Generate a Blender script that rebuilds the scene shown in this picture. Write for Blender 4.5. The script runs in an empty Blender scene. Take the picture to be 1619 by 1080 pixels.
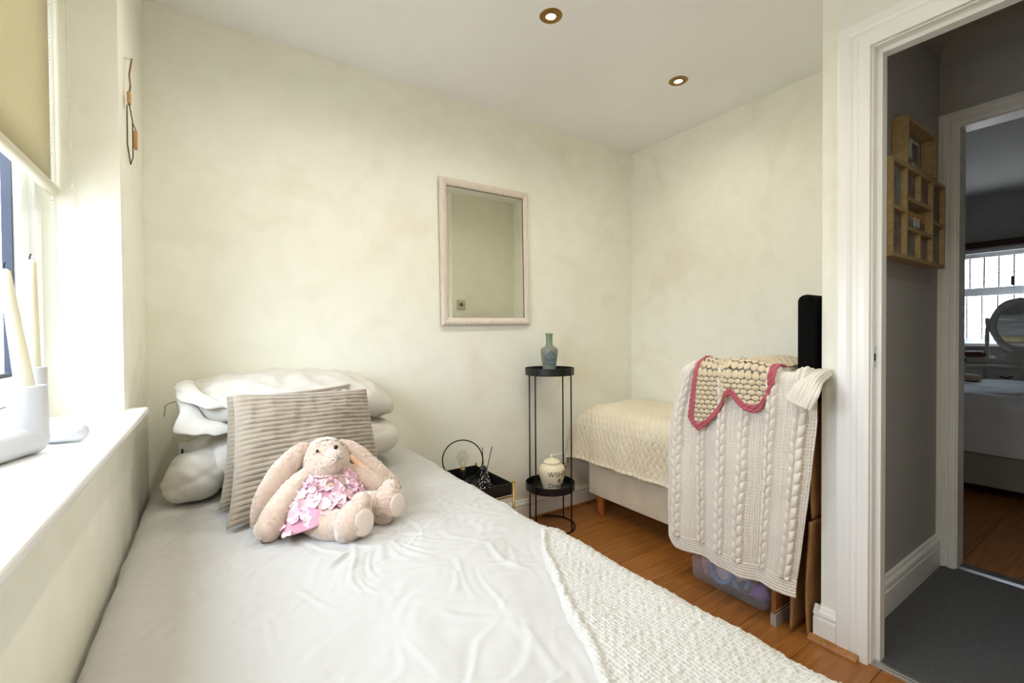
import bpy, bmesh, math, random
import numpy as np
from mathutils import Matrix, Vector

random.seed(7)
rng = np.random.default_rng(7)
sc = bpy.context.scene
COL = sc.collection
PI = math.pi

# ------------------------------------------------------------------ camera, world, exposure
cam_d = bpy.data.cameras.new('camera'); cam = bpy.data.objects.new('camera', cam_d); COL.objects.link(cam)
cam_d.sensor_width = 36.0; cam_d.lens = 36.0 * 711.0 / 1619.0; cam_d.clip_start = 0.02
def cam_matrix(yaw, pitch, roll):
    f = np.array([math.sin(yaw)*math.cos(pitch), math.cos(yaw)*math.cos(pitch), -math.sin(pitch)])
    r = np.array([math.cos(yaw), -math.sin(yaw), 0.0]); d = np.cross(f, r)
    c, s = math.cos(roll), math.sin(roll)
    return c*r + s*d, -s*r + c*d, f
_r, _d, _f = cam_matrix(math.radians(33.68), math.radians(0.80), math.radians(0.37))
cam.matrix_world = Matrix(((_r[0], -_d[0], -_f[0], 0), (_r[1], -_d[1], -_f[1], 0), (_r[2], -_d[2], -_f[2], 1.1), (0, 0, 0, 1)))
sc.camera = cam

sc.view_settings.view_transform = 'Standard'; sc.view_settings.look = 'None'
sc.view_settings.gamma = 1.0; sc.view_settings.use_curve_mapping = False
sc.view_settings.exposure = 0.52
sc.cycles.max_bounces = 14; sc.cycles.diffuse_bounces = 8; sc.cycles.transparent_max_bounces = 16
sc.cycles.sample_clamp_indirect = 8.0

SKY = 15.5
wd = bpy.data.worlds.new('sky'); sc.world = wd; wd.use_nodes = True
wn = wd.node_tree; wn.nodes.clear()
w_out = wn.nodes.new('ShaderNodeOutputWorld'); w_bg = wn.nodes.new('ShaderNodeBackground')
w_tc = wn.nodes.new('ShaderNodeTexCoord'); w_sep = wn.nodes.new('ShaderNodeSeparateXYZ'); w_r = wn.nodes.new('ShaderNodeValToRGB')
w_mr = wn.nodes.new('ShaderNodeMapRange'); w_mr.inputs[1].default_value = -1; w_mr.inputs[2].default_value = 1
wn.links.new(w_tc.outputs['Generated'], w_sep.inputs[0]); wn.links.new(w_sep.outputs['Z'], w_mr.inputs[0])
wn.links.new(w_mr.outputs[0], w_r.inputs[0]); wn.links.new(w_r.outputs[0], w_bg.inputs[0]); wn.links.new(w_bg.outputs[0], w_out.inputs[0])
cr = w_r.color_ramp     # overcast day: dull ground, pale horizon, brighter overhead
cr.elements[0].position = 0.0; cr.elements[0].color = (0.30, 0.30, 0.29, 1)
cr.elements[1].position = 1.0; cr.elements[1].color = (0.80, 0.92, 1.06, 1)
e = cr.elements.new(0.48); e.color = (0.36, 0.38, 0.38, 1)
e = cr.elements.new(0.52); e.color = (0.59, 0.68, 0.80, 1)
w_bg.inputs[1].default_value = SKY

def portal(name, loc, rot, sx, sy):
    l = bpy.data.lights.new(name, 'AREA'); l.shape = 'RECTANGLE'; l.size = sx; l.size_y = sy; l.energy = 1
    l.cycles.is_portal = True
    o = bpy.data.objects.new(name, l); COL.objects.link(o); o.location = loc; o.rotation_euler = rot
portal('window_portal', (-0.47, 0.95, 1.55), (0, -PI/2, 0), 1.36, 1.46)
portal('bedroom_window_portal', (6.72, 1.0, 1.46), (0, PI/2, 0), 0.96, 0.8)

# ------------------------------------------------------------------ materials
def lin(c):
    c = c / 255.0
    return c / 12.92 if c <= 0.04045 else ((c + 0.055) / 1.055) ** 2.4
def rgb(r, g, b): return (lin(r), lin(g), lin(b), 1.0)

def mat(name, col, rough=0.5, metal=0.0, var=None, vscale=4.0, bump=0.0, bscale=200.0, sheen=0.0, emit=None, estr=0.0,
        trans=0.0, ior=1.45, alpha=1.0, stretch=None, spec=None, objrand=0.0, coat=0.0, sss=0.0):
    m = bpy.data.materials.new(name); m.use_nodes = True
    n = m.node_tree; p = n.nodes['Principled BSDF']
    p.inputs['Base Color'].default_value = col; p.inputs['Roughness'].default_value = rough; p.inputs['Metallic'].default_value = metal
    p.inputs['IOR'].default_value = ior; p.inputs['Transmission Weight'].default_value = trans; p.inputs['Alpha'].default_value = alpha
    if spec is not None: p.inputs['Specular IOR Level'].default_value = spec
    if sheen: p.inputs['Sheen Weight'].default_value = sheen; p.inputs['Sheen Roughness'].default_value = 0.5
    if coat: p.inputs['Coat Weight'].default_value = coat; p.inputs['Coat Roughness'].default_value = 0.1
    if sss: p.inputs['Subsurface Weight'].default_value = sss; p.inputs['Subsurface Radius'].default_value = (0.02, 0.015, 0.01)
    if emit: p.inputs['Emission Color'].default_value = emit; p.inputs['Emission Strength'].default_value = estr
    tc = n.nodes.new('ShaderNodeTexCoord'); mp = n.nodes.new('ShaderNodeMapping')
    n.links.new(tc.outputs['Object'], mp.inputs[0])
    if stretch: mp.inputs['Scale'].default_value = stretch
    src = None
    if var:
        t = n.nodes.new('ShaderNodeTexNoise'); t.inputs['Scale'].default_value = vscale; t.inputs['Detail'].default_value = 5
        n.links.new(mp.outputs[0], t.inputs['Vector'])
        r = n.nodes.new('ShaderNodeValToRGB'); r.color_ramp.elements[0].position = 0.32; r.color_ramp.elements[1].position = 0.68
        r.color_ramp.elements[0].color = col; r.color_ramp.elements[1].color = var
        n.links.new(t.outputs[0], r.inputs[0]); src = r.outputs[0]
        n.links.new(src, p.inputs['Base Color'])
    if objrand:
        oi = n.nodes.new('ShaderNodeObjectInfo'); hs = n.nodes.new('ShaderNodeHueSaturation')
        mr = n.nodes.new('ShaderNodeMapRange'); mr.inputs[3].default_value = 1 - objrand; mr.inputs[4].default_value = 1 + objrand
        n.links.new(oi.outputs['Random'], mr.inputs[0]); n.links.new(mr.outputs[0], hs.inputs['Value'])
        if src: n.links.new(src, hs.inputs['Color'])
        else: hs.inputs['Color'].default_value = col
        n.links.new(hs.outputs[0], p.inputs['Base Color'])
    if bump:
        t = n.nodes.new('ShaderNodeTexNoise'); t.inputs['Scale'].default_value = bscale; t.inputs['Detail'].default_value = 3
        n.links.new(mp.outputs[0], t.inputs['Vector'])
        b = n.nodes.new('ShaderNodeBump'); b.inputs['Strength'].default_value = bump; b.inputs['Distance'].default_value = 0.004
        n.links.new(t.outputs[0], b.inputs['Height']); n.links.new(b.outputs[0], p.inputs['Normal'])
    return m

M = {}
def limewash():
    m = mat('limewash_paint', rgb(240, 236, 220), 0.75, spec=0.25)
    n = m.node_tree; p = n.nodes['Principled BSDF']; tc = n.nodes['Texture Coordinate']
    def noise(sc_, det, dist=0.0):
        t = n.nodes.new('ShaderNodeTexNoise'); t.inputs['Scale'].default_value = sc_; t.inputs['Detail'].default_value = det
        t.inputs['Distortion'].default_value = dist; n.links.new(tc.outputs['Object'], t.inputs['Vector']); return t
    def ramp(t, a, ca, b, cb):
        r = n.nodes.new('ShaderNodeValToRGB'); r.color_ramp.elements[0].position = a; r.color_ramp.elements[0].color = ca
        r.color_ramp.elements[1].position = b; r.color_ramp.elements[1].color = cb; n.links.new(t.outputs[0], r.inputs[0]); return r
    a = ramp(noise(1.6, 6, 0.6), 0.3, rgb(242, 242, 233), 0.75, rgb(238, 237, 223))
    b = ramp(noise(2.7, 5, 1.0), 0.55, (1, 1, 1, 1), 0.78, rgb(249, 243, 240))
    c = ramp(noise(9, 6, 0.4), 0.4, (1, 1, 1, 1), 0.75, rgb(250, 250, 248))
    def mul(x, y):
        k = n.nodes.new('ShaderNodeMix'); k.data_type = 'RGBA'; k.blend_type = 'MULTIPLY'; k.inputs[0].default_value = 1
        n.links.new(x, k.inputs[6]); n.links.new(y, k.inputs[7]); return k.outputs[2]
    n.links.new(mul(mul(a.outputs[0], b.outputs[0]), c.outputs[0]), p.inputs['Base Color'])
    bm_ = n.nodes.new('ShaderNodeBump'); bm_.inputs['Strength'].default_value = 0.25; bm_.inputs['Distance'].default_value = 0.006
    n.links.new(noise(14, 8, 0.3).outputs[0], bm_.inputs['Height']); n.links.new(bm_.outputs[0], p.inputs['Normal'])
    return m
M['wall'] = limewash()
M['wall_plain'] = mat('white_wall_paint', rgb(238, 238, 232), 0.7, var=rgb(231, 231, 224), vscale=3, bump=0.08, bscale=30)
M['ceiling'] = mat('ceiling_paint', rgb(241, 241, 242), 0.8, var=rgb(236, 236, 236), vscale=2, bump=0.08, bscale=25)
M['gloss'] = mat('white_gloss_paint', rgb(242, 242, 240), 0.28, bump=0.04, bscale=40)
M['pvc'] = mat('white_window_plastic', rgb(242, 244, 246), 0.3)
M['sill'] = mat('white_sill_paint', rgb(244, 244, 244), 0.22, bump=0.05, bscale=30)
M['gasket'] = mat('dark_rubber', rgb(28, 34, 52), 0.5)
M['hall_wall'] = mat('shade_grey_paint', rgb(178, 177, 174), 0.75, bump=0.06, bscale=30)  # grey darkened so the colour carries the dimness of hall and far bedroom
M['carpet'] = mat('charcoal_carpet', rgb(50, 51, 52), 0.95, var=rgb(74, 75, 76), vscale=180, bump=0.8, bscale=500, sheen=0.2)
M['silver'] = mat('brushed_aluminium', rgb(200, 200, 202), 0.3, 1.0)
M['bead'] = mat('oak_beading', rgb(176, 122, 66), 0.45, var=rgb(150, 98, 50), vscale=12, stretch=(1, 6, 6))
def woodmat(name, a, b, c, rough, st, objrand=0.08, scale=9.0):
    m = mat(name, a, rough, var=b, vscale=scale, stretch=st, objrand=objrand, bump=0.05, bscale=40)
    return m
M['plank'] = woodmat('oak_laminate', rgb(172, 114, 56), rgb(140, 86, 38), None, 0.33, (0.7, 9, 9), 0.10, 6.0)
M['plank_gap'] = mat('dark_floor_joint', rgb(80, 46, 20), 0.7)
M['cotton'] = mat('white_cotton', rgb(186, 184, 181), 0.9, bump=0.15, bscale=900, sheen=0.15, spec=0.2)
M['pillow'] = mat('white_pillow_cotton', rgb(202, 198, 190), 0.9, bump=0.12, bscale=900, sheen=0.15, spec=0.2)
M['throw'] = mat('cream_wool_throw', rgb(196, 194, 188), 0.95, sheen=0.3, spec=0.15, bump=0.3, bscale=700)
M['knit'] = mat('cream_cotton_knit', rgb(230, 223, 212), 0.95, sheen=0.3, spec=0.15, bump=0.3, bscale=900)
M['cord'] = mat('taupe_corduroy', rgb(156, 143, 126), 0.85, var=rgb(138, 125, 108), vscale=7, sheen=0.5, spec=0.2, bump=0.15, bscale=700)
M['plush'] = mat('blush_plush', rgb(208, 184, 166), 0.95, var=rgb(198, 172, 154), vscale=60, sheen=1.0, spec=0.05, bump=0.5, bscale=420)
M['plush_pale'] = mat('pale_plush', rgb(222, 202, 188), 0.95, sheen=1.0, spec=0.05, bump=0.5, bscale=420)
M['satin'] = mat('peach_ear_lining', rgb(228, 188, 158), 0.7, sheen=0.3)
M['dress'] = mat('pink_dress_fabric', rgb(212, 160, 176), 0.8, var=rgb(198, 138, 158), vscale=30)
M['petal'] = mat('pale_pink_petal', rgb(236, 212, 219), 0.8, objrand=0.05)
M['petal2'] = mat('rose_pink_petal', rgb(224, 188, 199), 0.8, objrand=0.05)
M['black_eye'] = mat('black_bead', rgb(14, 12, 12), 0.15)
M['black_metal'] = mat('black_powder_coat', rgb(22, 22, 23), 0.4)
M['brass'] = mat('brass', rgb(196, 160, 96), 0.25, 1.0)
M['bronze'] = mat('antique_bronze', rgb(150, 118, 66), 0.35, 1.0)
M['lamp_glow'] = mat('lamp_glow', (1, 1, 1, 1), 0.5, emit=(1.0, 0.86, 0.62, 1), estr=30.0)
M['frame_wood'] = mat('whitewashed_wood', rgb(224, 214, 203), 0.6, var=rgb(212, 200, 186), vscale=14, stretch=(6, 6, 1), bump=0.15, bscale=60)
M['mirror'] = mat('mirror_glass', (0.74, 0.74, 0.66, 1), 0.015, 1.0)
M['dark_edge'] = mat('mirror_edge', rgb(60, 56, 48), 0.5)
M['ceramic_w'] = mat('white_ceramic', rgb(196, 196, 198), 0.35)
M['wax'] = mat('ivory_wax', rgb(226, 220, 194), 0.5, sss=0.1)
M['wick'] = mat('wick', rgb(40, 36, 34), 0.9)
M['blind'] = mat('beige_blind_fabric', rgb(214, 204, 160), 0.85, var=rgb(206, 194, 148), vscale=5)
M['blind_bar'] = mat('beige_blind_bar', rgb(206, 200, 178), 0.5)
M['bead_chain'] = mat('white_plastic_chain', rgb(236, 236, 234), 0.4)
M['plastic_w'] = mat('white_plastic', rgb(232, 230, 222), 0.35)
M['plastic_old'] = mat('aged_plastic', rgb(196, 186, 170), 0.45)
M['dark_hole'] = mat('dark_hole', rgb(24, 22, 20), 0.8)
M['ink'] = mat('black_ink', rgb(28, 26, 28), 0.6)
M['ink_navy'] = mat('navy_ink', rgb(30, 44, 56), 0.6)
M['label_glaze'] = mat('blue_grey_label', rgb(112, 128, 128), 0.4)
M['stoneware'] = mat('speckled_stoneware', rgb(132, 137, 124), 0.28, var=rgb(118, 126, 116), vscale=20)
M['neck_glaze'] = mat('green_neck_glaze', rgb(120, 138, 112), 0.25)
M['speckle'] = mat('pale_glaze_speckle', rgb(214, 214, 196), 0.3)
M['cream_glaze'] = mat('cream_glaze', rgb(238, 226, 198), 0.15, coat=0.4)
M['reed_black'] = mat('black_reed', rgb(18, 17, 17), 0.7)
def speckled_glass():
    m = mat('black_white_art_glass', rgb(16, 15, 16), 0.08, coat=0.5)
    n = m.node_tree; p = n.nodes['Principled BSDF']; tc = n.nodes['Texture Coordinate']
    mp = n.nodes.new('ShaderNodeMapping'); mp.inputs['Scale'].default_value = (1, 1, 0.5); n.links.new(tc.outputs['Object'], mp.inputs[0])
    v = n.nodes.new('ShaderNodeTexVoronoi'); v.inputs['Scale'].default_value = 135; n.links.new(mp.outputs[0], v.inputs['Vector'])
    r = n.nodes.new('ShaderNodeValToRGB'); r.color_ramp.interpolation = 'EASE'
    r.color_ramp.elements[0].position = 0.26; r.color_ramp.elements[0].color = rgb(232, 230, 226)
    r.color_ramp.elements[1].position = 0.40; r.color_ramp.elements[1].color = rgb(16, 15, 16)
    n.links.new(v.outputs['Distance'], r.inputs[0]); n.links.new(r.outputs[0], p.inputs['Base Color']); return m
M['art_glass'] = speckled_glass()
def thin_glass(name, tint=(1, 1, 1, 1)):
    m = bpy.data.materials.new(name); m.use_nodes = True; n = m.node_tree; n.nodes.clear()
    o = n.nodes.new('ShaderNodeOutputMaterial'); t = n.nodes.new('ShaderNodeBsdfTransparent'); g = n.nodes.new('ShaderNodeBsdfGlossy')
    t.inputs[0].default_value = tint; g.inputs['Roughness'].default_value = 0.02
    lw = n.nodes.new('ShaderNodeLayerWeight'); pw_ = n.nodes.new('ShaderNodeMath'); pw_.operation = 'POWER'; pw_.inputs[1].default_value = 5.0; n.links.new(lw.outputs['Facing'], pw_.inputs[0])
    f = n.nodes.new('ShaderNodeMath'); f.operation = 'MULTIPLY_ADD'; f.inputs[1].default_value = 0.92; f.inputs[2].default_value = 0.04; n.links.new(pw_.outputs[0], f.inputs[0]); x = n.nodes.new('ShaderNodeMixShader')
    n.links.new(f.outputs[0], x.inputs[0]); n.links.new(t.outputs[0], x.inputs[1]); n.links.new(g.outputs[0], x.inputs[2]); n.links.new(x.outputs[0], o.inputs[0])
    return m
M['glass'] = thin_glass('window_glass'); M['bulb_glass'] = thin_glass('bulb_glass', (0.96, 0.96, 0.93, 1))
def translucent(name, col, amt):
    m = mat(name, col, 0.85); n = m.node_tree; p = n.nodes['Principled BSDF']; o = n.nodes['Material Output']
    t = n.nodes.new('ShaderNodeBsdfTranslucent'); t.inputs[0].default_value = col; x = n.nodes.new('ShaderNodeMixShader'); x.inputs[0].default_value = amt
    n.links.new(p.outputs[0], x.inputs[1]); n.links.new(t.outputs[0], x.inputs[2]); n.links.new(x.outputs[0], o.inputs[0]); return m
M['blind'] = translucent('beige_blind_fabric_cloth', rgb(206, 198, 164), 0.11)
M['clear_plastic'] = mat('cloudy_plastic', rgb(226, 224, 232), 0.25, alpha=0.30)
M['velour'] = mat('cream_velour', rgb(222, 210, 188), 0.9, var=rgb(212, 198, 172), vscale=8, sheen=0.4, spec=0.15)
M['quilt'] = mat('cream_quilted_satin', rgb(230, 219, 196), 0.55, var=rgb(222, 208, 180), vscale=6, sheen=0.3, spec=0.3)
M['leg_wood'] = mat('orange_pine', rgb(186, 112, 54), 0.4, var=rgb(168, 94, 42), vscale=10, stretch=(5, 5, 1))
M['black_fabric'] = mat('black_fabric', rgb(12, 12, 12), 0.95, bump=0.4, bscale=500, spec=0.1)
M['shelf_wood'] = mat('brown_board', rgb(150, 98, 54), 0.55, var=rgb(128, 80, 42), vscale=8, stretch=(5, 5, 0.8))
M['cardboard'] = mat('brown_cardboard', rgb(168, 128, 82), 0.85, var=rgb(152, 112, 70), vscale=10)
M['tape'] = mat('clear_tape', rgb(214, 208, 204), 0.2, alpha=0.5)
M['pink_yarn'] = mat('dusky_pink_yarn', rgb(182, 92, 104), 0.95, sheen=0.3, bump=0.3, bscale=600, spec=0.1)
M['cream_yarn'] = mat('oatmeal_yarn', rgb(216, 200, 170), 0.95, sheen=0.3, bump=0.3, bscale=600, spec=0.1)
M['toy_blue'] = mat('pale_blue_plastic', rgb(96, 160, 216), 0.4)
M['toy_purple'] = mat('purple_plastic', rgb(120, 70, 170), 0.4)
M['toy_pink'] = mat('pink_plush', rgb(206, 150, 164), 0.8)
M['toy_white'] = mat('white_paper', rgb(226, 224, 230), 0.8)
M['toy_dark'] = mat('slate_cloth', rgb(72, 76, 92), 0.8)
M['collage_wood'] = mat('pale_pine', rgb(186, 164, 122), 0.5, var=rgb(168, 144, 100), vscale=10, stretch=(2, 6, 6))
M['photo_dark'] = mat('photo_print', rgb(70, 70, 78), 0.35, var=rgb(150, 128, 118), vscale=16)
M['photo_green'] = mat('photo_print_green', rgb(84, 96, 84), 0.35, var=rgb(150, 150, 146), vscale=14)
M['photo_heart'] = mat('photo_print_pale', rgb(216, 216, 222), 0.35)
M['bed_grey'] = mat('grey_white_bedding', rgb(214, 216, 220), 0.9)
M['divan'] = mat('grey_divan_fabric', rgb(150, 144, 134), 0.9)
M['dresser'] = mat('white_dresser_paint', rgb(206, 204, 196), 0.5)
M['dark_wood'] = mat('dark_wood', rgb(60, 36, 26), 0.5)
M['lead'] = mat('window_lead', rgb(30, 30, 33), 0.6)
M['slat'] = mat('white_blind_slat', rgb(206, 206, 210), 0.5)
M['wire_dark'] = mat('dark_wire', rgb(70, 62, 52), 0.5, 0.5)
M['jute'] = mat('jute_string', rgb(120, 92, 62), 0.9)
M['tag_wood'] = mat('tan_wood', rgb(190, 148, 92), 0.6, var=rgb(170, 124, 72), vscale=20)
M['cream_box'] = mat('beige_pad', rgb(196, 178, 140), 0.8)
M['red_brown'] = mat('red_brown_box', rgb(96, 58, 46), 0.6)

# ------------------------------------------------------------------ mesh helpers
ORG = {}
def _org(parent):
    while parent is not None:
        if parent.name in ORG: return ORG[parent.name]
        parent = parent.parent
    return np.zeros(3)

def thing(name, label, cat, loc=(0, 0, 0), group=None):
    o = bpy.data.objects.new(name, None); COL.objects.link(o); o.location = loc; o.empty_display_size = 0.05
    o['label'] = label; o['category'] = cat
    if group: o['group'] = group
    ORG[o.name] = np.array(loc, float); return o

def tag(o, label=None, cat=None, group=None, kind=None):
    if label: o['label'] = label
    if cat: o['category'] = cat
    if group: o['group'] = group
    if kind: o['kind'] = kind
    return o

class B:
    """collects shapes for ONE mesh object"""
    def __init__(s): s.v = []; s.f = []; s.n = 0
    def add(s, v, f):
        v = np.asarray(v, float); s.v.append(v)
        s.f.extend([tuple(i + s.n for i in q) for q in f]); s.n += len(v); return s
    def box(s, x0, x1, y0, y1, z0, z1, rot=None):
        v = np.array([(x, y, z) for x in (x0, x1) for y in (y0, y1) for z in (z0, z1)], float)
        if rot is not None:
            c, R = rot; v = (v - c) @ np.array(R).T + c
        return s.add(v, [(0, 1, 3, 2), (4, 6, 7, 5), (0, 4, 5, 1), (2, 3, 7, 6), (0, 2, 6, 4), (1, 5, 7, 3)])
    def grid(s, P, wu=False, wv=False):
        nu, nv = P.shape[:2]; f = []
        for i in range(nu - (0 if wu else 1)):
            for j in range(nv - (0 if wv else 1)):
                a = i * nv + j; b = ((i + 1) % nu) * nv + j; c = ((i + 1) % nu) * nv + (j + 1) % nv; d = i * nv + (j + 1) % nv
                f.append((a, b, c, d))
        return s.add(P.reshape(-1, 3), f)
    def lathe(s, prof, c=(0, 0, 0), seg=32, cap=True):
        c = np.array(c, float); a = np.linspace(0, 2*PI, seg, endpoint=False)
        P = np.array([[(c[0] + r*math.cos(t), c[1] + r*math.sin(t), c[2] + z) for t in a] for r, z in prof])
        n0 = s.n; s.grid(P.transpose(1, 0, 2), wu=True)
        m = len(prof)
        if cap:
            if prof[0][0] > 1e-4: s.f.append(tuple(n0 + k*m for k in range(seg))[::-1])
            if prof[-1][0] > 1e-4: s.f.append(tuple(n0 + k*m + m - 1 for k in range(seg)))
        return s
    def tube(s, pts, r, seg=10, closed=False, cap=True):
        pts = np.asarray(pts, float); n = len(pts)
        r = np.full(n, r) if np.isscalar(r) else np.asarray(r, float)
        T = np.roll(pts, -1, 0) - np.roll(pts, 1, 0) if closed else np.gradient(pts, axis=0)
        T /= np.linalg.norm(T, axis=1)[:, None] + 1e-12
        up = np.array([0, 0, 1.0]) if abs(T[0][2]) < 0.9 else np.array([1.0, 0, 0])
        N = np.cross(T[0], up); N /= np.linalg.norm(N); P = []
        a = np.linspace(0, 2*PI, seg, endpoint=False)
        for i in range(n):
            N = N - T[i]*np.dot(N, T[i]); N /= np.linalg.norm(N) + 1e-12; Bn = np.cross(T[i], N)
            P.append(pts[i] + r[i]*(np.cos(a)[:, None]*N + np.sin(a)[:, None]*Bn))
        n0 = s.n; s.grid(np.array(P), wu=closed, wv=True)
        if not closed and cap:
            s.f.append(tuple(n0 + k for k in range(seg))); s.f.append(tuple(n0 + (n-1)*seg + k for k in range(seg))[::-1])
        return s
    def ball(s, c, r, seg=14, rings=9):
        r = np.full(3, r) if np.isscalar(r) else np.asarray(r, float)
        th = np.linspace(0.02, PI-0.02, rings); ph = np.linspace(0, 2*PI, seg, endpoint=False)
        P = np.array([[(c[0]+r[0]*math.sin(t)*math.cos(p), c[1]+r[1]*math.sin(t)*math.sin(p), c[2]+r[2]*math.cos(t)) for p in ph] for t in th])
        return s.grid(P, wv=True)
    def obj(s, name, m, parent=None, smooth=False, bevel=0.0, seg=2):
        v = np.concatenate(s.v) - _org(parent); me = bpy.data.meshes.new(name)
        me.from_pydata(v.tolist(), [], s.f); me.materials.append(m if not isinstance(m, str) else M[m])
        bm = bmesh.new(); bm.from_mesh(me); bmesh.ops.recalc_face_normals(bm, faces=bm.faces); bm.to_mesh(me); bm.free()
        o = bpy.data.objects.new(name, me); COL.objects.link(o); o.parent = parent
        if smooth: me.polygons.foreach_set('use_smooth', [True]*len(me.polygons))
        if bevel:
            b = o.modifiers.new('bevel', 'BEVEL'); b.width = bevel; b.segments = seg; b.limit_method = 'ANGLE'; b.angle_limit = 0.7
        return o

def sheet(name, P, m, parent=None, thick=0.0, mask=None, closed_u=False):
    """big smooth grid mesh; mask(nu-1,nv-1) False removes quads"""
    nu, nv = P.shape[:2]; idx = np.arange(nu*nv).reshape(nu, nv)
    if closed_u: idx = np.concatenate([idx, idx[:1]], 0)
    q = np.stack([idx[:-1, :-1], idx[1:, :-1], idx[1:, 1:], idx[:-1, 1:]], -1)
    q = q[mask] if mask is not None else q.reshape(-1, 4)
    v = (P.reshape(-1, 3) - _org(parent)).astype(np.float32)
    me = bpy.data.meshes.new(name)
    me.vertices.add(len(v)); me.vertices.foreach_set('co', v.ravel())
    me.loops.add(q.size); me.loops.foreach_set('vertex_index', q.ravel().astype(np.int32))
    me.polygons.add(len(q)); me.polygons.foreach_set('loop_start', np.arange(0, q.size, 4, dtype=np.int32))
    me.update(calc_edges=True); me.polygons.foreach_set('use_smooth', np.ones(len(q), bool))
    me.materials.append(m if not isinstance(m, str) else M[m]); me.validate()
    o = bpy.data.objects.new(name, me); COL.objects.link(o); o.parent = parent
    if thick:
        s = o.modifiers.new('solid', 'SOLIDIFY'); s.thickness = thick; s.offset = 0
    return o

def normals(P):
    a = np.gradient(P, axis=0); b = np.gradient(P, axis=1); n = np.cross(a, b)
    return n / (np.linalg.norm(n, axis=2, keepdims=True) + 1e-12)

def waves(x, y, freq, n=10, seed=0):
    r = np.random.default_rng(seed); h = np.zeros_like(x)
    for _ in range(n):
        a = r.uniform(0, 2*PI); f = freq*r.uniform(0.5, 1.6); h += np.sin((x*math.cos(a) + y*math.sin(a))*f*2*PI + r.uniform(0, 6.28))
    return h / math.sqrt(n)

def creases(x, y, segs):
    h = np.zeros_like(x)
    for (x0, y0, x1, y1, w, A, k) in segs:
        dx, dy = x1-x0, y1-y0; L = math.hypot(dx, dy); ux, uy = dx/L, dy/L
        t = ((x-x0)*ux + (y-y0)*uy)/L; d = -(x-x0)*uy + (y-y0)*ux + k*np.sin(PI*np.clip(t, 0, 1))
        fade = np.clip(np.minimum(t, 1-t)*3.5, 0, 1); fade = fade*fade*(3-2*fade)
        h += A*fade*(np.exp(-(d/w)**2) - 0.45*np.exp(-((d-1.7*w)/(1.2*w))**2))
    return h

def smooth_path(pts, n=8):
    pts = np.asarray(pts, float); P = np.vstack([2*pts[0]-pts[1], pts, 2*pts[-1]-pts[-2]]); out = []
    for i in range(1, len(P)-2):
        for t in np.linspace(0, 1, n, endpoint=False):
            a, b, c, d = P[i-1], P[i], P[i+1], P[i+2]
            out.append(0.5*((2*b) + (-a+c)*t + (2*a-5*b+4*c-d)*t*t + (-a+3*b-3*c+d)*t**3))
    out.append(pts[-1]); return np.array(out)

def limb(pts, rad, n=7, seg=18, flat=None, noise=0.0, seed=0):
    """soft tapered limb with round ends, as an array for B.grid"""
    q = np.hstack([np.asarray(pts, float), np.asarray(rad, float)[:, None]]); q = smooth_path(q, n)
    c, r = q[:, :3], np.clip(q[:, 3], 1e-4, None)
    T = np.gradient(c, axis=0); T /= np.linalg.norm(T, axis=1)[:, None]
    def endcap(i, sgn):
        return [(c[i] + sgn*T[i]*r[i]*math.sin(a), r[i]*math.cos(a), T[i]) for a in (PI/2*0.98, 1.25, 0.9, 0.5)]
    rows = endcap(0, -1) + [(c[i], r[i], T[i]) for i in range(len(c))] + endcap(-1, 1)[::-1]
    a = np.linspace(0, 2*PI, seg, endpoint=False); N = None; P = []
    ref = np.array(flat[0], float) if flat is not None else np.array([0.3, 0.2, 0.93])
    for cc, rr, t in rows:
        N = np.cross(t, ref); N /= np.linalg.norm(N) + 1e-9; Bn = np.cross(N, t)
        k = flat[1] if flat is not None else 1.0
        P.append(cc + rr*(np.cos(a)[:, None]*N + k*np.sin(a)[:, None]*Bn))
    P = np.array(P)
    if noise:
        r2 = np.random.default_rng(seed); P += normals(P)*0 + r2.normal(0, noise, P.shape)
    return P

def text_mesh(body, size, shear=0.0):
    c = bpy.data.curves.new('lettering', 'FONT'); c.body = body; c.size = size; c.align_x = 'LEFT'; c.shear = shear; c.resolution_u = 3
    o = bpy.data.objects.new('lettering_tmp', c); COL.objects.link(o)
    bpy.context.view_layer.update()
    me = bpy.data.meshes.new_from_object(o.evaluated_get(bpy.context.evaluated_depsgraph_get()))
    bm = bmesh.new(); bm.from_mesh(me); bmesh.ops.remove_doubles(bm, verts=bm.verts, dist=1e-6); bmesh.ops.triangulate(bm, faces=bm.faces); bmesh.ops.subdivide_edges(bm, edges=[e for e in bm.edges if e.calc_length() > size*0.12], cuts=3, use_grid_fill=True); bm.to_mesh(me); bm.free()
    v = np.array([tuple(p.co) for p in me.vertices]); f = [tuple(p.vertices) for p in me.polygons]
    bpy.data.objects.remove(o); bpy.data.curves.remove(c); bpy.data.meshes.remove(me)
    return v, f

# ------------------------------------------------------------------ dimensions of the room
XL, XR, XD = -0.207, 2.477, 1.805
YB, YF, YS = 2.187, -0.80, 0.720
ZC = 2.372
WY0, WY1, WZ0, WZ1 = 0.25, 1.645, 0.895, 2.22       # window opening

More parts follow.
